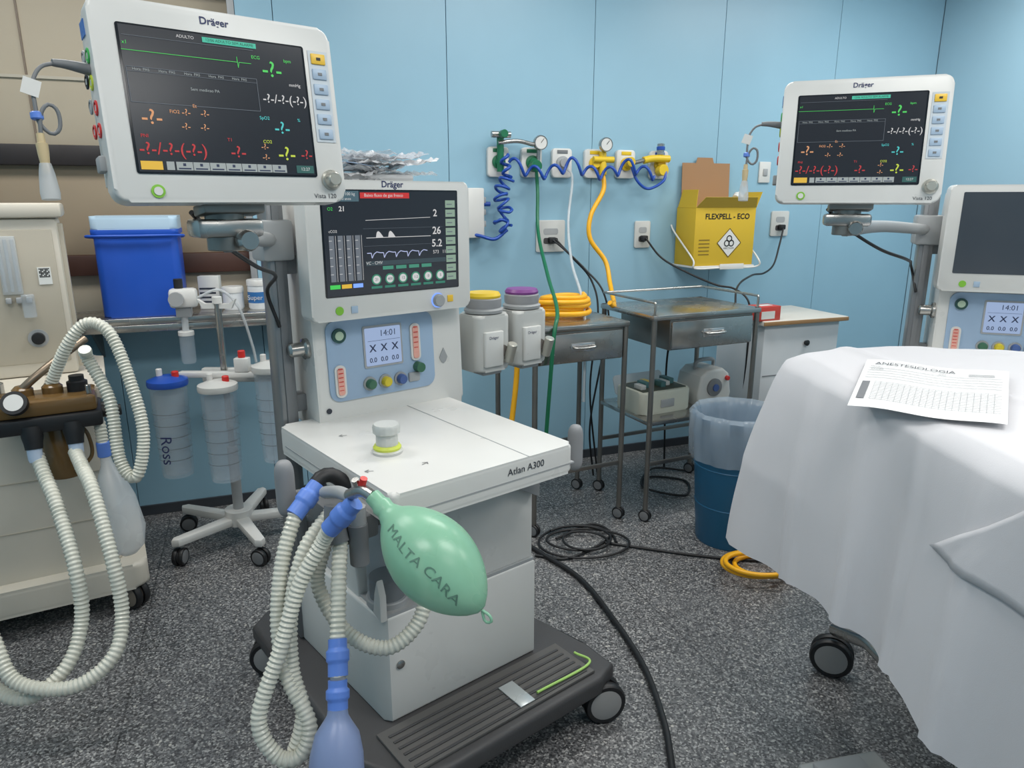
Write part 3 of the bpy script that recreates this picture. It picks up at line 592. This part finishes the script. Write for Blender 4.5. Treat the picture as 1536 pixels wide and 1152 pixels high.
box('body',-.05,.06,-.04,.03,.06,.14,WHITE,sr,.015); lathe('dial',[(.03,0),(.03,.02),(.001,.02)],LGREY,sr,(-.02,-.04,.10),FY); cyl('top_cap',.018,.04,BLACK,sr,(-.01,0,.14)); sweep('outlet',[(.0,.0,.06),(.0,-.005,.0),(.0,-.01,-.05)],.014,CLEARB,sr)
lathe('trap_jar',[(.025,-.18),(.03,-.17),(.03,-.06),(.02,-.05)],CLEAR,sr,(0,-.012,0)); cyl('trap_cap',.032,.02,WHITE,sr,(0,-.012,-.06)); box('clamp',-.03,.03,-.02,.06,.018,.06,LGREY,sr,.004)
sweep('tubing',[(.06,-.02,.1),(.15,-.03,.13),(.22,-.03,.05),(.26,-.0,-.12),(.27,.0,-.2)],.006,CLEARB,sr)
# canister stand
st=root('suction_canister_stand',(-1.235,2.97,0),0)
for k in range(5):
    a=R(72*k+54-180); ca,sa=math.cos(a),math.sin(a)
    pts=[(ca*.03-sa*.03,sa*.03+ca*.03),(ca*.03+sa*.03,sa*.03-ca*.03),(ca*.30+sa*.022,sa*.30-ca*.022),(ca*.32,sa*.32),(ca*.30-sa*.022,sa*.30+ca*.022)]
    prism('star_arm',pts,.09,.125,WHITE,st,'z',.008); caster(st,ca*.29,sa*.29,.038,.045,72*k,hub=GREY)
cyl('star_hub',.06,.07,WHITE,st,(0,0,.085)); cyl('pole',.014,.97,STEEL,st,(0,0,.12)); cyl('pole_sleeve',.022,.3,LGREY,st,(0,0,.15)); cyl('pole_top',.02,.03,WHITE,st,(0,0,1.08))
prism('top_hook',[(-.06,1.06),(.06,1.06),(.08,1.10),(.05,1.08),(-.05,1.08),(-.08,1.10)],-.01,.01,WHITE,st,'y')
box('ring_holder',-.17,.28,-.07,-.03,.775,.80,WHITE,st,.006); box('ring_holder_back',-.10,.26,-.0,.035,.74,.80,WHITE,st,.006)
for cx,cy,z0,m,cl in((-.185,-.13,.37,CLEAR,BLUECOIL),(.02,-.13,.35,CLEAR,WHITE2),(.23,-.08,.42,CLEAR,WHITE2)):
    lathe('canister',[(.06,z0),(.063,z0+.02),(.072,z0+.38),(.074,z0+.39)],m,st,(cx,cy,0)); lathe('canister_inner',[(.05,z0+.01),(.053,z0+.03),(.058,z0+.36)],CLEAR,st,(cx,cy,0))
    lathe('canister_lid',[(.078,z0+.39),(.08,z0+.40),(.078,z0+.415),(.04,z0+.43),(.001,z0+.435)],cl,st,(cx,cy,0))
    for q in range(5): lathe('graduation',[(.0675+q*.0015,z0+.08+q*.05),(.0676+q*.0015,z0+.082+q*.05)],GREY,st,(cx,cy,0),cap=False)
    cyl('red_port',.014,.03,RED,st,(cx+.035,cy,z0+.42),seg=14); cyl('white_port',.012,.04,WHITE,st,(cx-.03,cy,z0+.42),seg=14)
for x,y,z in((.10,-.05,.80),(.14,-.02,.76),(.24,-.02,.80)): box('valve_block',x-.03,x+.03,y-.02,y+.02,z,z+.06,WHITE,st,.005); 
for x in(.10,.24): cyl('red_knob',.015,.03,RED,st,(x,-.05,.86),seg=14)
text('Ross',.065,-.185,-.205,.50,M('navy_print'),st,rot=(R(90),R(90),0))
# ------------------------------------------------------------------ steel carts
def cart(name,O,yaw,w,dp,h,rail=True,shelf=None,drawer=(0,1)):
    r=root(name,O,yaw)
    for x in(.0,w):
        for y in(0,dp):
            sweep('leg',[(x,y,.06),(x,y,h)],.0125,DSTEEL,r,seg=12,ds=.5); caster(r,x,y,.03,.03,30,hub=GREY)
    box('top',-.015,w+.015,-.015,dp+.015,h-.025,h,STEEL,r,.006)
    x0,x1=w*drawer[0]+.015,w*drawer[1]-.015
    box('drawer_case',x0,x1,.0,dp-.02,h-.17,h-.025,DSTEEL,r,.004); box('drawer_front',x0+.005,x1-.005,-.012,.004,h-.165,h-.035,STEEL,r,.005)
    sweep('drawer_handle',[((x0+x1)/2-.05,-.012,h-.095),((x0+x1)/2-.045,-.04,h-.098),((x0+x1)/2+.045,-.04,h-.098),((x0+x1)/2+.05,-.012,h-.095)],.006,STEEL,r)
    box('handle_plate',(x0+x1)/2-.06,(x0+x1)/2+.06,-.016,-.01,h-.12,h-.08,M('handle_polish',(200,200,200),.2,metal=.8),r,.005)
    if rail:
        sweep('guard_rail',[(0,0,h),(0,0,h+.05),(0,.02,h+.055),(0,dp/2,h+.055),(0,dp-.02,h+.055),(.02,dp,h+.055),(w/2,dp,h+.055),(w-.02,dp,h+.055),(w,dp-.02,h+.055),(w,dp/2,h+.055),(w,.02,h+.055),(w,0,h+.05),(w,0,h)],.006,STEEL,r)
    if shelf:
        box('shelf',-.01,w+.01,-.01,dp+.01,shelf-.02,shelf,STEEL,r,.004)
    for y in(0,dp): box('cross_bar',0,w,y-.005,y+.005,.28,.30,DSTEEL,r,.002)
    return r
c1=cart('instrument_cart',(.10,3.0,0),25,.46,.40,.97,rail=False)
c2=cart('instrument_cart',(.64,3.16,0),25,.60,.42,1.0,rail=True,shelf=.50,drawer=(.12,.98))
# items on the shelf of cart 2
def loc2(x,y): 
    v=Matrix.Rotation(R(25),4,'Z')@Vector((x,y,0)); return (.64+v.x,3.16+v.y)
x,y=loc2(.16,.20); tk=root('medical_supply_box',(x,y,.5005),27)
prism('tray',rr(.30,.22,.03,5),0,.11,M('tray_cream',(205,205,190),.4),tk,'z',.01); box('inner',-.13,.13,-.09,.09,.105,.115,M('tray_dark',(70,75,65)),tk,.003)
for i in range(6): box('vial_pack',-.12+.04*i,-.09+.04*i,-.06+.02*(i%3),.0+.03*(i%3),.11,.135+.006*(i%2),(YELP if i==2 else M('teal_pack',(70,110,110)) if i%2 else WHITE2),tk,.003)
box('latch',-.04,.04,-.118,-.108,.03,.07,LGREY,tk,.004); prism('lid_open',rr(.30,.10,.02,4,0,.05),.108,.115,CLEARB,tk,'y',loc=(0,0,.09),rot=(R(-20),0,0))
x,y=loc2(.47,.20); dv=root('portable_ventilator',(x,y,.5005),27)
prism('case',[(-.10,0),(.10,0),(.11,.05),(.09,.15),(.05,.18),(-.05,.18),(-.09,.15),(-.11,.05)],-.09,.09,WHITE2,dv,'y',.015,seg=3)
lathe('round_dial',[(.045,0),(.045,.01),(.03,.014),(.001,.014)],GREY,dv,(-.01,-.09,.09),FY); lathe('dial_center',[(.02,0),(.018,.02),(.001,.02)],M('knob_blue'),dv,(-.01,-.09,.09),FY); cyl('red_button',.012,.02,RED,dv,(.07,-.085,.13),FY,seg=14); sweep('grip',[(-.06,0,.17),(-.05,0,.21),(.05,0,.21),(.06,0,.17)],.01,LGREY,dv)
# white cabinet
cb=root('bedside_cabinet',(1.50,3.98,0),WY)
box('carcass',-.25,.25,-.20,.20,.05,.86,M('cabinet_white',(200,203,205),.4),cb,.004); box('plinth',-.24,.24,-.18,.19,0,.05,DGREY,cb,.002); box('top_board',-.28,.28,-.23,.22,.86,.885,M('top_beige',(205,200,190),.4),cb,.004); box('top_edge',-.281,.281,-.233,-.228,.862,.882,M('edge_brown',(150,115,75)),cb,.001)
for z in(.32,.58): box('drawer_gap',-.24,.24,-.202,-.199,z,z+.005,GREY,cb,0)
for z in(.48,.75): lathe('pull_knob',[(.012,0),(.016,.015),(.001,.02)],BLACK,cb,(.03,-.2,z),FY,14)
gb=root('glove_box',(1.335,3.75,.8855),WY+4); box('carton',-.07,.07,-.05,.05,0,.075,M('carton_red',(185,60,50)),gb,.002); box('front_label',-.06,.03,-.0515,-.05,.01,.05,M('carton_white'),gb,0); box('open_slot',-.04,.04,-.02,.02,.0745,.077,WHITE,gb,.001)
# bin
bn=root('waste_bin',(.99,2.99,0))
lathe('bucket',[(.14,0),(.145,.01),(.185,.56),(.192,.565),(.192,.59),(.186,.59),(.18,.565),(.14,.02),(.001,.02)],BIN,bn,seg=40)
for z in(.18,.36,.50): lathe('rib',[(.142+z*.074,z),(.1465+z*.074,z+.005),(.143+z*.074,z+.012)],BIN,bn,seg=40,cap=False)
def wob(r,z,a): return r*(1+.02*math.sin(9*a+z*20)+.012*math.sin(23*a+z*8))
lathe('bin_liner',[(.14,.42),(.165,.55),(.178,.60),(.19,.615),(.203,.60),(.205,.52),(.20,.44),(.195,.40)],M('liner_film',(180,195,208),.15,alpha=.45),bn,seg=120,fn=wob,cap=False)
# sharps box
sb=root('sharps_disposal_box',wp(1.20,-.002,0),WY)
box('carton',-.20,.20,-.21,-.02,1.14,1.46,CARD,sb,.002)
prism('front_flap',[(-.20,0),(.20,0),(.17,.07),(-.17,.07)],-.001,.001,M('cardboard_inside',(190,160,60),.8),sb,'y',loc=(0,-.21,1.46),rot=(R(38),0,0))
for s in(-1,1): prism('side_flap',[(-.10,0),(.08,0),(.07,.10),(-.08,.10)],-.001,.001,CARD,sb,'x',loc=(s*.20,-.11,1.458),rot=(0,R(-12*s if s<0 else 30),0))
prism('lid_flap',[(-.16,0),(.16,0),(.16,.25),(.05,.25),(.04,.28),(-.06,.28),(-.07,.25),(-.16,.25)],-.0015,.0015,KRAFT,sb,'y',loc=(-.02,-.03,1.455),rot=(R(-3),0,0))
text('FLEXPELL - ECO',.042,.01,-.2115,1.41,M('print_black',(30,30,30)),sb,bold=.0008)
prism('hazard_diamond',[(.1-.1,-.075),(.075,0),(0,.075),(-.075,0)],-.2125,-.211,WHITE,sb,'y',loc=(.03,0,1.265)); wave('hazard_outline',[(.03,1.185),(.11,1.265),(.03,1.345),(-.05,1.265),(.03,1.185)],-.2128,.003,M('print_black'),sb)
for k in range(3):
    a=R(90+120*k); lathe('hazard_lobe',[(.013,0),(.019,0),(.019,.001),(.013,.001)],M('print_black'),sb,(.03+.017*math.cos(a),-.2125,1.272+.017*math.sin(a)),FY,20,cap=False)
text('INFECTANTE',.012,.03,-.2132,1.235,M('print_black'),sb)
for i in range(5): box('side_print',-.17,-.10,-.2115,-.2105,1.20+.02*i,1.206+.02*i,M('print_olive',(130,105,30)),sb,0)
sweep('wire_holder',[(-.22,-.0,1.36),(-.22,-.04,1.32),(-.215,-.23,1.18),(-.20,-.235,1.13),(.0,-.235,1.13),(.21,-.235,1.13),(.22,-.23,1.18),(.22,-.02,1.32)],.005,WHITE,sb); box('holder_shelf',-.20,.20,-.23,-.0,1.128,1.14,WHITE,sb,.002)
box('holder_tag',-.04,.12,-.242,-.236,1.12,1.15,WHITE,sb,.001)
sweep('tape_roll',[(.14,-.12,1.47),(.17,-.11,1.5),(.15,-.1,1.53),(.12,-.12,1.51)],.02,WHITE,sb)
# ------------------------------------------------------------------ gas outlets
tz=1.69
go=root('medical_gas_outlet_panel',WO,WY)
for i,t in enumerate((-.085,.10,.273,.463,.654,.864)):
    prism('outlet_plate',rr(.115,.15,.02,4,t,tz),-.03,.0,WHITE,go,'y',.006)
    lathe('outlet_socket',[(.035,0),(.035,.012),(.022,.014),(.022,.03),(.001,.03)],[GREENH,GREENH,LGREY,YELP,YELP,YELP][i],go,(t,-.03,tz),FY)
    box('outlet_sign',t-.03,t+.03,-.033,-.03,tz+.048,tz+.066,[GREENH,GREENH,GREY,YELP,YELP,BLUECOIL][i],go,.001)
# regulator 1 (chrome flowmeter)
sweep('valve_spindle',[(-.085,-.06,tz+.14),(-.085,-.06,tz-.05)],.018,GREENH,go); sweep('chrome_pipe',[(-.10,-.07,tz+.09),(.0,-.08,tz+.10),(.09,-.08,tz+.085)],.011,STEEL,go)
lathe('chrome_cross',[(.016,-.05),(.016,.05)],STEEL,go,(-.085,-.07,tz+.13),(0,R(90),0)); cyl('green_knob',.02,.04,GREENH,go,(-.085,-.09,tz+.13),FY); cyl('green_valve',.03,.05,GREENH,go,(.10,-.05,tz-.02),FY)
for t in(.125,.50):
    lathe('gauge_case',[(.036,0),(.038,.012),(.036,.025),(.032,.025),(.031,.022),(.001,.022)],STEEL,go,(t,-.07,tz+.095),FY); lathe('gauge_face',[(.031,.0),(.031,.0235),(.001,.0235)],WHITE,go,(t,-.07,tz+.095),FY)
    wave('gauge_needle',[(t,tz+.095),(t+.016,tz+.115)],-.0945,.003,M('print_black'),go); sweep('gauge_stem',[(t,-.06,tz+.07),(t,-.05,tz+.0)],.01,STEEL,go)
sweep('yellow_valve',[(.50,-.05,tz+.06),(.50,-.06,tz-.06)],.02,YELP,go); sweep('yellow_tee',[(.44,-.06,tz+.02),(.56,-.06,tz+.02)],.017,YELP,go); cyl('yellow_knob',.026,.05,YELP,go,(.654,-.04,tz+.01),FY)
sweep('yellow_body',[(.74,-.07,tz+.02),(.80,-.07,tz+.03),(.90,-.07,tz+.03)],.02,YELP,go); cyl('yellow_cap',.03,.05,YELP,go,(.86,-.04,tz-.03),FY); cyl('chrome_fitting',.02,.06,STEEL,go,(.85,-.06,tz+.05)); cyl('blue_ring',.023,.02,BLUECOIL,go,(.85,-.06,tz+.075)); sweep('chrome_side',[(.66,-.06,tz+.0),(.74,-.07,tz+.02)],.012,STEEL,go)
# coiled blue hoses
def coil(P,R0,turns,r,mat,parent,name):
    pts=resample(P,.01); n=len(pts); out=[]
    steps=turns*10
    for i in range(steps+1):
        f=i/steps*(n-1); k=min(int(f),n-2); p=pts[k].lerp(pts[k+1],f-k); t=(pts[k+1]-pts[k]).normalized(); a=t.cross(Vector((0,1,0))).normalized(); b=t.cross(a); ph=2*math.pi*i/10
        out.append(p+a*R0*math.cos(ph)+b*R0*math.sin(ph))
    sweep(name,out,r,mat,parent,seg=8,ds=.006)
coil([(-.075,-.09,tz+.03),(-.06,-.10,tz-.08)],.02,2,.0085,BLUECOIL,go,'hose_coil')
coil([(-.06,-.10,tz-.08),(-.10,-.10,tz-.16),(-.075,-.11,tz-.24),(-.10,-.10,tz-.29),(-.06,-.09,tz-.34)],.034,7,.0075,BLUECOIL,go,'hose_coil')
sweep('hose_blue_tail',[(-.06,-.09,tz-.34),(-.13,-.10,tz-.385),(-.20,-.08,tz-.37),(-.24,-.05,tz-.36)],.009,BLUECOIL,go)
sw=[]; 
for i in range(61):
    f=i/60; t=-.05+f*.85; z=tz+.01-.05*abs(math.sin(f*math.pi*2.5))-.015+.03*math.sin(f*50); sw.append((t,-.11+.02*math.cos(f*50),z))
sweep('hose_blue_swag',sw,.008,BLUECOIL,go,seg=8)
sweep('hose_blue_drop',[(.66,-.08,tz-.01),(.69,-.10,tz-.09),(.76,-.10,tz-.13),(.85,-.1,tz-.09),(.88,-.08,tz-.03)],.008,BLUECOIL,go)
def ghose(name,pts,r,mat):
    rt=root(name,WO,WY); sweep('hose',pts,r,mat,rt); return rt
ghose('oxygen_hose',[(.10,-.09,tz-.03),(.105,-.10,tz-.15),(.07,-.2,tz-.35),(.0,-.5,1.15),(-.08,-.8,1.03),(-.14,-.9,.9),(-.18,-.9,.3)],.009,GREENH)
ghose('vacuum_hose',[(.273,-.06,tz-.02),(.31,-.08,tz-.08),(.26,-.15,tz-.3),(.17,-.4,1.2),(.1,-.7,1.0),(.06,-.8,.6)],.007,CLEARB)
ghose('compressed_air_hose',[(.50,-.06,tz-.05),(.49,-.09,tz-.14),(.40,-.13,1.42),(.39,-.15,1.30),(.47,-.18,1.18),(.46,-.26,1.07),(.40,-.42,1.0),(.34,-.55,.99),(.29,-.585,1.02)],.0125,YEL)
# yellow coil lying on cart 1
yc=root('coiled_gas_hose',(.24,3.30,.97),25)
pts=[]
for i in range(61):
    a=2*math.pi*i/60*5; rr0=.10+.012*math.sin(a*.37); pts.append((rr0*1.15*math.cos(a),rr0*.9*math.sin(a),.014+.022*(i/12)*.8+.004*math.sin(a*2)))
sweep('coil',pts,.0125,YEL,yc,seg=10,ds=.012)
yt=root('compressed_air_hose',(.24,3.30,.97),25)
sweep('hose',[(-.12,0,.05),(-.24,-.08,.03),(-.29,-.12,-.05),(-.30,-.12,-.25),(-.34,-.14,-.5),(-.4,-.2,-.8)],.0125,YEL,yt)
# electric outlets & boxes
def outlet(t,z,w=.13,h=.15):
    r=root('wall_socket',wp(t,0,z),WY); prism('plate',rr(w,h,.01,3),-.012,0,WHITE2,r,'y',.003); 
    for dz in(-.025,.025): prism('receptacle',rr(w*.5,.032,.01,3,0,dz),-.0135,-.011,DGREY if dz<0 else LGREY,r,'y')
    box('plug',-.018,.02,-.045,-.012,-.035,-.005,BLACK,r,.006); return r
outlet(.22,1.31,.17,.17); outlet(.788,1.31,.10,.15); outlet(1.744,1.36,.13,.15)
wbx=root('wall_equipment_box',wp(-.235,0,1.44),WY); box('case',-.05,.06,-.07,0,-.13,.12,WHITE,wbx,.008); 
for dz in(-.06,.0,.06): box('latch_tab',.055,.075,-.05,-.02,dz-.015,dz+.015,LGREY,wbx,.003)
sweep('blue_stub',[(.06,-.035,.04),(.10,-.04,.04)],.012,BLUECOIL,wbx)
ws=root('wall_switch_plate',wp(1.60,0,1.66),WY); box('plate',-.04,.04,-.012,0,-.06,.06,WHITE,ws,.004); box('switch',-.015,.015,-.018,-.01,-.02,.02,LGREY,ws,.003)
# power cables (room frame)
def cable(name,pts,r=.0055): 
    rt=root(name,WO,WY); sweep('cord',pts,r,BLACK,rt,seg=8); return rt
cable('power_cable',[(.22,-.045,1.29),(.27,-.09,1.24),(.36,-.16,1.14),(.42,-.26,1.03),(.44,-.30,.85),(.38,-.32,.6),(.33,-.33,.3),(.36,-.33,.02)])
cable('power_cable',[(.24,-.045,1.29),(.31,-.10,1.20),(.39,-.18,1.08),(.40,-.25,.9),(.35,-.28,.5),(.40,-.3,.012)])
cable('power_cable',[(.79,-.045,1.29),(.87,-.10,1.18),(.98,-.22,1.10),(1.06,-.36,1.05),(1.14,-.42,1.03),(1.18,-.50,.95),(1.19,-.50,.7),(1.2,-.48,.4),(1.2,-.45,.012)])
cable('power_cable',[(1.744,-.045,1.33),(1.68,-.10,1.24),(1.60,-.16,1.13),(1.47,-.24,1.09),(1.30,-.34,1.09),(1.05,-.55,1.05),(.88,-.78,.90),(.78,-.80,.86),(.72,-.60,.9),(.75,-.4,.7),(.8,-.35,.012)])
fc=root('floor_cable',(0,0,0))
sweep('thick_cord',[(.0,3.0,.012),(.122,2.82,.012),(.276,2.6,.012),(.372,2.31,.012),(.434,2.04,.012),(.448,1.79,.012),(.434,1.61,.012),(.40,1.3,.012)],.010,BLACK,fc)
pts=[]
for i in range(52):
    a=i*.42; pts.append((.32+.15*math.cos(a)*(1+.4*math.sin(a*.31)),2.92+.13*math.sin(a)*(1+.35*math.cos(a*.23)),.008+.0004*i))
sweep('tangle',pts,.0055,BLACK,fc,seg=8)
sweep('thin_cord',[(.42,2.92,.008),(.6,2.86,.008),(.80,2.80,.008),(1.0,2.76,.008),(1.2,2.75,.008)],.006,BLACK,fc)
sweep('thin_cord',[(.10,2.80,.008),(.25,2.78,.008),(.45,2.98,.008),(.38,3.1,.012),(.2,2.95,.012)],.006,BLACK,fc)
sweep('thin_cord',[(.7,3.5,.008),(.75,3.7,.008),(.95,3.65,.008),(.9,3.45,.008),(.7,3.55,.016),(.8,3.8,.02),(1.0,3.8,.008)],.006,BLACK,fc)
yf=root('gas_supply_hose',(1.04,2.66,0)); pts=[]
for i in range(60):
    a=i*.3; pts.append((.13*math.cos(a)+.03*math.sin(a*.4)-.002*i*.3,.10*math.sin(a)+.03*math.sin(a*.3),.012+.0009*i))
sweep('coil',pts,.010,YEL,yf,seg=8)
# ------------------------------------------------------------------ draped table
bed=root('operating_table',(0,0,0))
def ztop(x,y): return min(1.13,1.092+.20*((.6*x+.8*y)-1.86))
C=[(.750,1.865),(1.72,1.76),(1.72,.45),(1.13,.50)]
cen=Vector((sum(p[0] for p in C)/4,sum(p[1] for p in C)/4))
out=[]; rad=.05
for i in range(4):
    p0=Vector(C[i-1]); p1=Vector(C[i]); p2=Vector(C[(i+1)%4]); a_=(p0-p1).normalized(); b_=(p2-p1).normalized()
    s=p1+a_*rad; e_=p1+b_*rad
    for k in range(9):
        t=k/8; out.append(s*(1-t)**2+p1*2*t*(1-t)+e_*t*t)
o3=[Vector((p.x,p.y,0)) for p in out]+[Vector((out[0].x,out[0].y,0))]
per=[]; 
for i in range(len(o3)-1):
    a_,b_=o3[i],o3[i+1]; k=max(1,int((b_-a_).length/.010))
    for j in range(k): per.append(a_.lerp(b_,j/k))
n=len(per); per2=[Vector((p.x,p.y)) for p in per]
nor=[]
for i in range(n):
    t=(per2[(i+1)%n]-per2[i-1]).normalized(); nn=Vector((t.y,-t.x)); 
    if nn.dot(per2[i]-cen)<0: nn=-nn
    nor.append(nn)
for _ in range(6): nor=[((nor[i-1]+nor[i]*2+nor[(i+1)%n]).normalized()) for i in range(n)]
def crease(x,y):
    v=0
    for k,(ax,ay,o_,am) in enumerate(((.9,.45,1.62,.006),(-.3,.95,1.25,.005),(.75,-.65,.02,.004))):
        dd=ax*x+ay*y-o_+.03*noise.noise(Vector((x*4,y*4,k*5)))
        v+=am*math.exp(-(dd/.014)**2)
    return v
bm=bmesh.new(); rings=[]
for f in [i/46 for i in range(1,47)]:
    ring=[]
    for p in per2:
        q=cen.lerp(p,f); z=ztop(q.x,q.y)+.008*noise.noise(Vector((q.x*3,q.y*3,0)))+.004*noise.noise(Vector((q.x*11,q.y*5,4)))+crease(q.x,q.y)-(.009 if f==1 else .003 if f>.97 else 0)
        ring.append(bm.verts.new((q.x,q.y,z)))
    rings.append(ring)
LV=40
S=[0]
for i in range(1,n): S.append(S[-1]+(per2[i]-per2[i-1]).length)
ST=S[-1]+(per2[0]-per2[-1]).length
def hang(i,h,extra=0):
    p=per2[i]; s=S[i]/ST*2*math.pi; dc=(p-Vector(C[0])).length; corner=math.exp(-(dc/.20)**2)
    sh=1.8*noise.noise(Vector((p.x*3,p.y*3,7)))
    f1=math.sin(12*s+sh); f2=math.sin(25*s+2*sh+h*1.1); f3=noise.noise(Vector((p.x*6,p.y*6,h*1.2)))
    f4=math.exp(-((f2-.9)/.16)**2)
    fold=.5*(abs(f1)**.6*(1 if f1>0 else -1))+.2*f2+.45*f4+.4*f3
    o=.018+.035*h+.065*corner*min(1,h*1.8)**.6+.030*fold*h**.6+.012*(1-math.exp(-h*20))
    o=max(o,.008)+extra
    Lh=.55+.035*math.sin(5*s+.7)-.03*corner+.02*noise.noise(Vector((p.x*5,p.y*5,3)))
    q=p+nor[i]*o; z0=ztop(p.x,p.y)-.009-.008*min(1,h*12)
    return Vector((q.x,q.y,z0-Lh*h+.004*noise.noise(Vector((p.x*10,p.y*10,h*7)))))
for j in range(1,LV+1):
    h=(j/LV); rings.append([bm.verts.new(hang(i,h)) for i in range(n)])
c0=bm.verts.new((cen.x,cen.y,ztop(cen.x,cen.y)))
for i in range(n): bm.faces.new((c0,rings[0][i],rings[0][(i+1)%n]))
for a_,b_ in zip(rings[:-1],rings[1:]):
    for i in range(n): bm.faces.new((a_[i],b_[i],b_[(i+1)%n],a_[(i+1)%n]))
SHEET=M('white_cotton_sheet',(207,206,209),.85,var=.02,bump=.15,bscale=600)
link('sheet',bm2('sheet',bm),SHEET,bed,ang=None)
# folded second sheet over the left side
left=[i for i in range(n) if .55<per2[i].y<1.46 and nor[i].x<-.8]
left.sort(key=lambda i:-per2[i].y)
bm=bmesh.new(); g=[]
rows=[-1+.1*k for k in range(10)]+[.0]+[.015]+[.03+.034*k for k in range(11)]
NC=60
for rw in rows:
    row=[]
    ys=1.14+(.19*min(1,max(0,rw)/.37) if rw>0 else .10*rw)
    for c_ in range(NC+1):
        yy=ys+(.57-ys)*c_/NC
        i=min(left,key=lambda k:abs(per2[k].y-yy)); li=left.index(i); i2=left[min(len(left)-1,li+1)] if per2[i].y>yy else left[max(0,li-1)]
        dy=per2[i2].y-per2[i].y; w_=0 if abs(dy)<1e-6 else max(0,min(1,(yy-per2[i].y)/dy))
        if rw<=0:
            p=per2[i].lerp(per2[i2],w_); q=Vector((p.x,yy))+Vector((1,0))*(.4*-rw); row.append(bm.verts.new((q.x-(.012 if rw==0 else 0),q.y,ztop(q.x,q.y)+.012+.004*noise.noise(Vector((q.x*8,q.y*8,2))))))
        else:
            p=hang(i,rw,.006).lerp(hang(i2,rw,.006),w_); row.append(bm.verts.new(p))
    g.append(row)
for a_,b_ in zip(g[:-1],g[1:]):
    for k in range(NC): bm.faces.new((a_[k],b_[k],b_[k+1],a_[k+1]))
fo=link('folded_sheet',bm2('fs',bm),SHEET,bed,ang=None)
sm=fo.modifiers.new('thick','SOLIDIFY'); sm.thickness=.004; sm.offset=0
def shrink(k): return [tuple(cen+(Vector(p)-cen)*k) for p in C]
prism('mattress',shrink(.93),.80,.90,GREY,bed,'z',.01); prism('frame',shrink(.85),.74,.80,STEEL,bed,'z',.01)
for (x,y) in((1.04,2.02),(1.62,1.60),(1.62,.62),(1.2,.65)):
    yy=min(y,1.66); sweep('leg',[(x,yy,.78),(x,yy,.32),(x,(y+yy)/2,.24),(x,y,.16)],.02,STEEL,bed,seg=12)
    caster(bed,x,y,.066,.06,62 if y>1.9 else 10,hub=M('castor_hub_grey'))
sweep('base_rail',[(1.04,1.66,.34),(1.2,.65,.34)],.018,STEEL,bed,ds=.1); sweep('base_rail',[(1.04,1.66,.34),(1.62,1.60,.34)],.018,STEEL,bed,ds=.1)
# paper
PX,PY=.935,1.54
pz=ztop(PX,PY)+.012
pf=root('paper_form',(PX,PY,pz),-33)
base=RM[pf.name]
def pzz(lx,ly,k=0):
    w=base@Vector((lx,ly,0)); return ztop(w.x,w.y)+.012+k+.003*math.sin((lx+.148)*27)-pz
bm=bmesh.new(); nx,ny=20,16; g=[]
for i in range(nx+1):
    g.append([bm.verts.new((-.146+.292*i/nx,-.135+.27*j/ny,pzz(-.146+.292*i/nx,-.135+.27*j/ny))) for j in range(ny+1)])
for i in range(nx):
    for j in range(ny): bm.faces.new((g[i][j],g[i+1][j],g[i+1][j+1],g[i][j+1]))
link('sheet_of_paper',bm2('p',bm),M('paper',(228,228,228),.8,var=.01),pf,ang=None)
INK=M('ink_grey',(120,122,126),.8)
def flat(x0,x1,y0,y1,m=INK):
    vs=[]; N=8
    for k in range(N+1):
        for yy in(y0,y1):
            lx=x0+(x1-x0)*k/N; vs.append((lx,yy,pzz(lx,yy,.0015)))
    me=bpy.data.meshes.new('l'); me.from_pydata(vs,[],[(2*k,2*k+2,2*k+3,2*k+1) for k in range(N)]); link('form_line',me,m,pf,smooth=False)
for k in range(5): flat(-.135,.135,.08-.014*k,.0812-.014*k)
for k in range(12): flat(-.11,.135,-.0-.0085*k,.0010-.0085*k)
for k in range(20): flat(-.11+.0122*k,-.1096+.0122*k,-.095,.0)
flat(-.136,-.12,-.095,.0); flat(.07,.12,.09,.092); flat(.07,.12,.098,.10)
for (t_,sz,cx,cy) in(('ANESTESIOLOGIA',.021,-.04,.106),('Nome:',.008,-.12,.088),('Cirurgia:',.008,-.115,.073),('Data:',.008,.02,.088)):
    tm=textmesh(t_,sz)
    for v in tm.vertices: v.co=Vector((v.co.x+cx,v.co.y+cy,pzz(v.co.x+cx,v.co.y+cy,.0025)))
    link('form_title',tm,M('print_dark'),pf,smooth=False)
# foot pedal bottom right
fp=root('foot_pedal',(.90,1.53,0),12)
box('plate',-.12,.12,-.09,.09,.0,.04,M('pedal_grey',(175,175,172),.35,metal=.3),fp,.012,3); box('pedal_top',-.09,.05,-.07,.07,.04,.055,LGREY,fp,.006); cyl('pivot',.012,.06,STEEL,fp,(-.17,.03,.02),(0,R(90),0))
# ------------------------------------------------------------------ world + view
w=bpy.data.worlds.new('world'); scene.world=w; w.use_nodes=True; w.node_tree.nodes['Background'].inputs[0].default_value=(.8,.85,.9,1); w.node_tree.nodes['Background'].inputs[1].default_value=.3
scene.view_settings.view_transform='Standard'
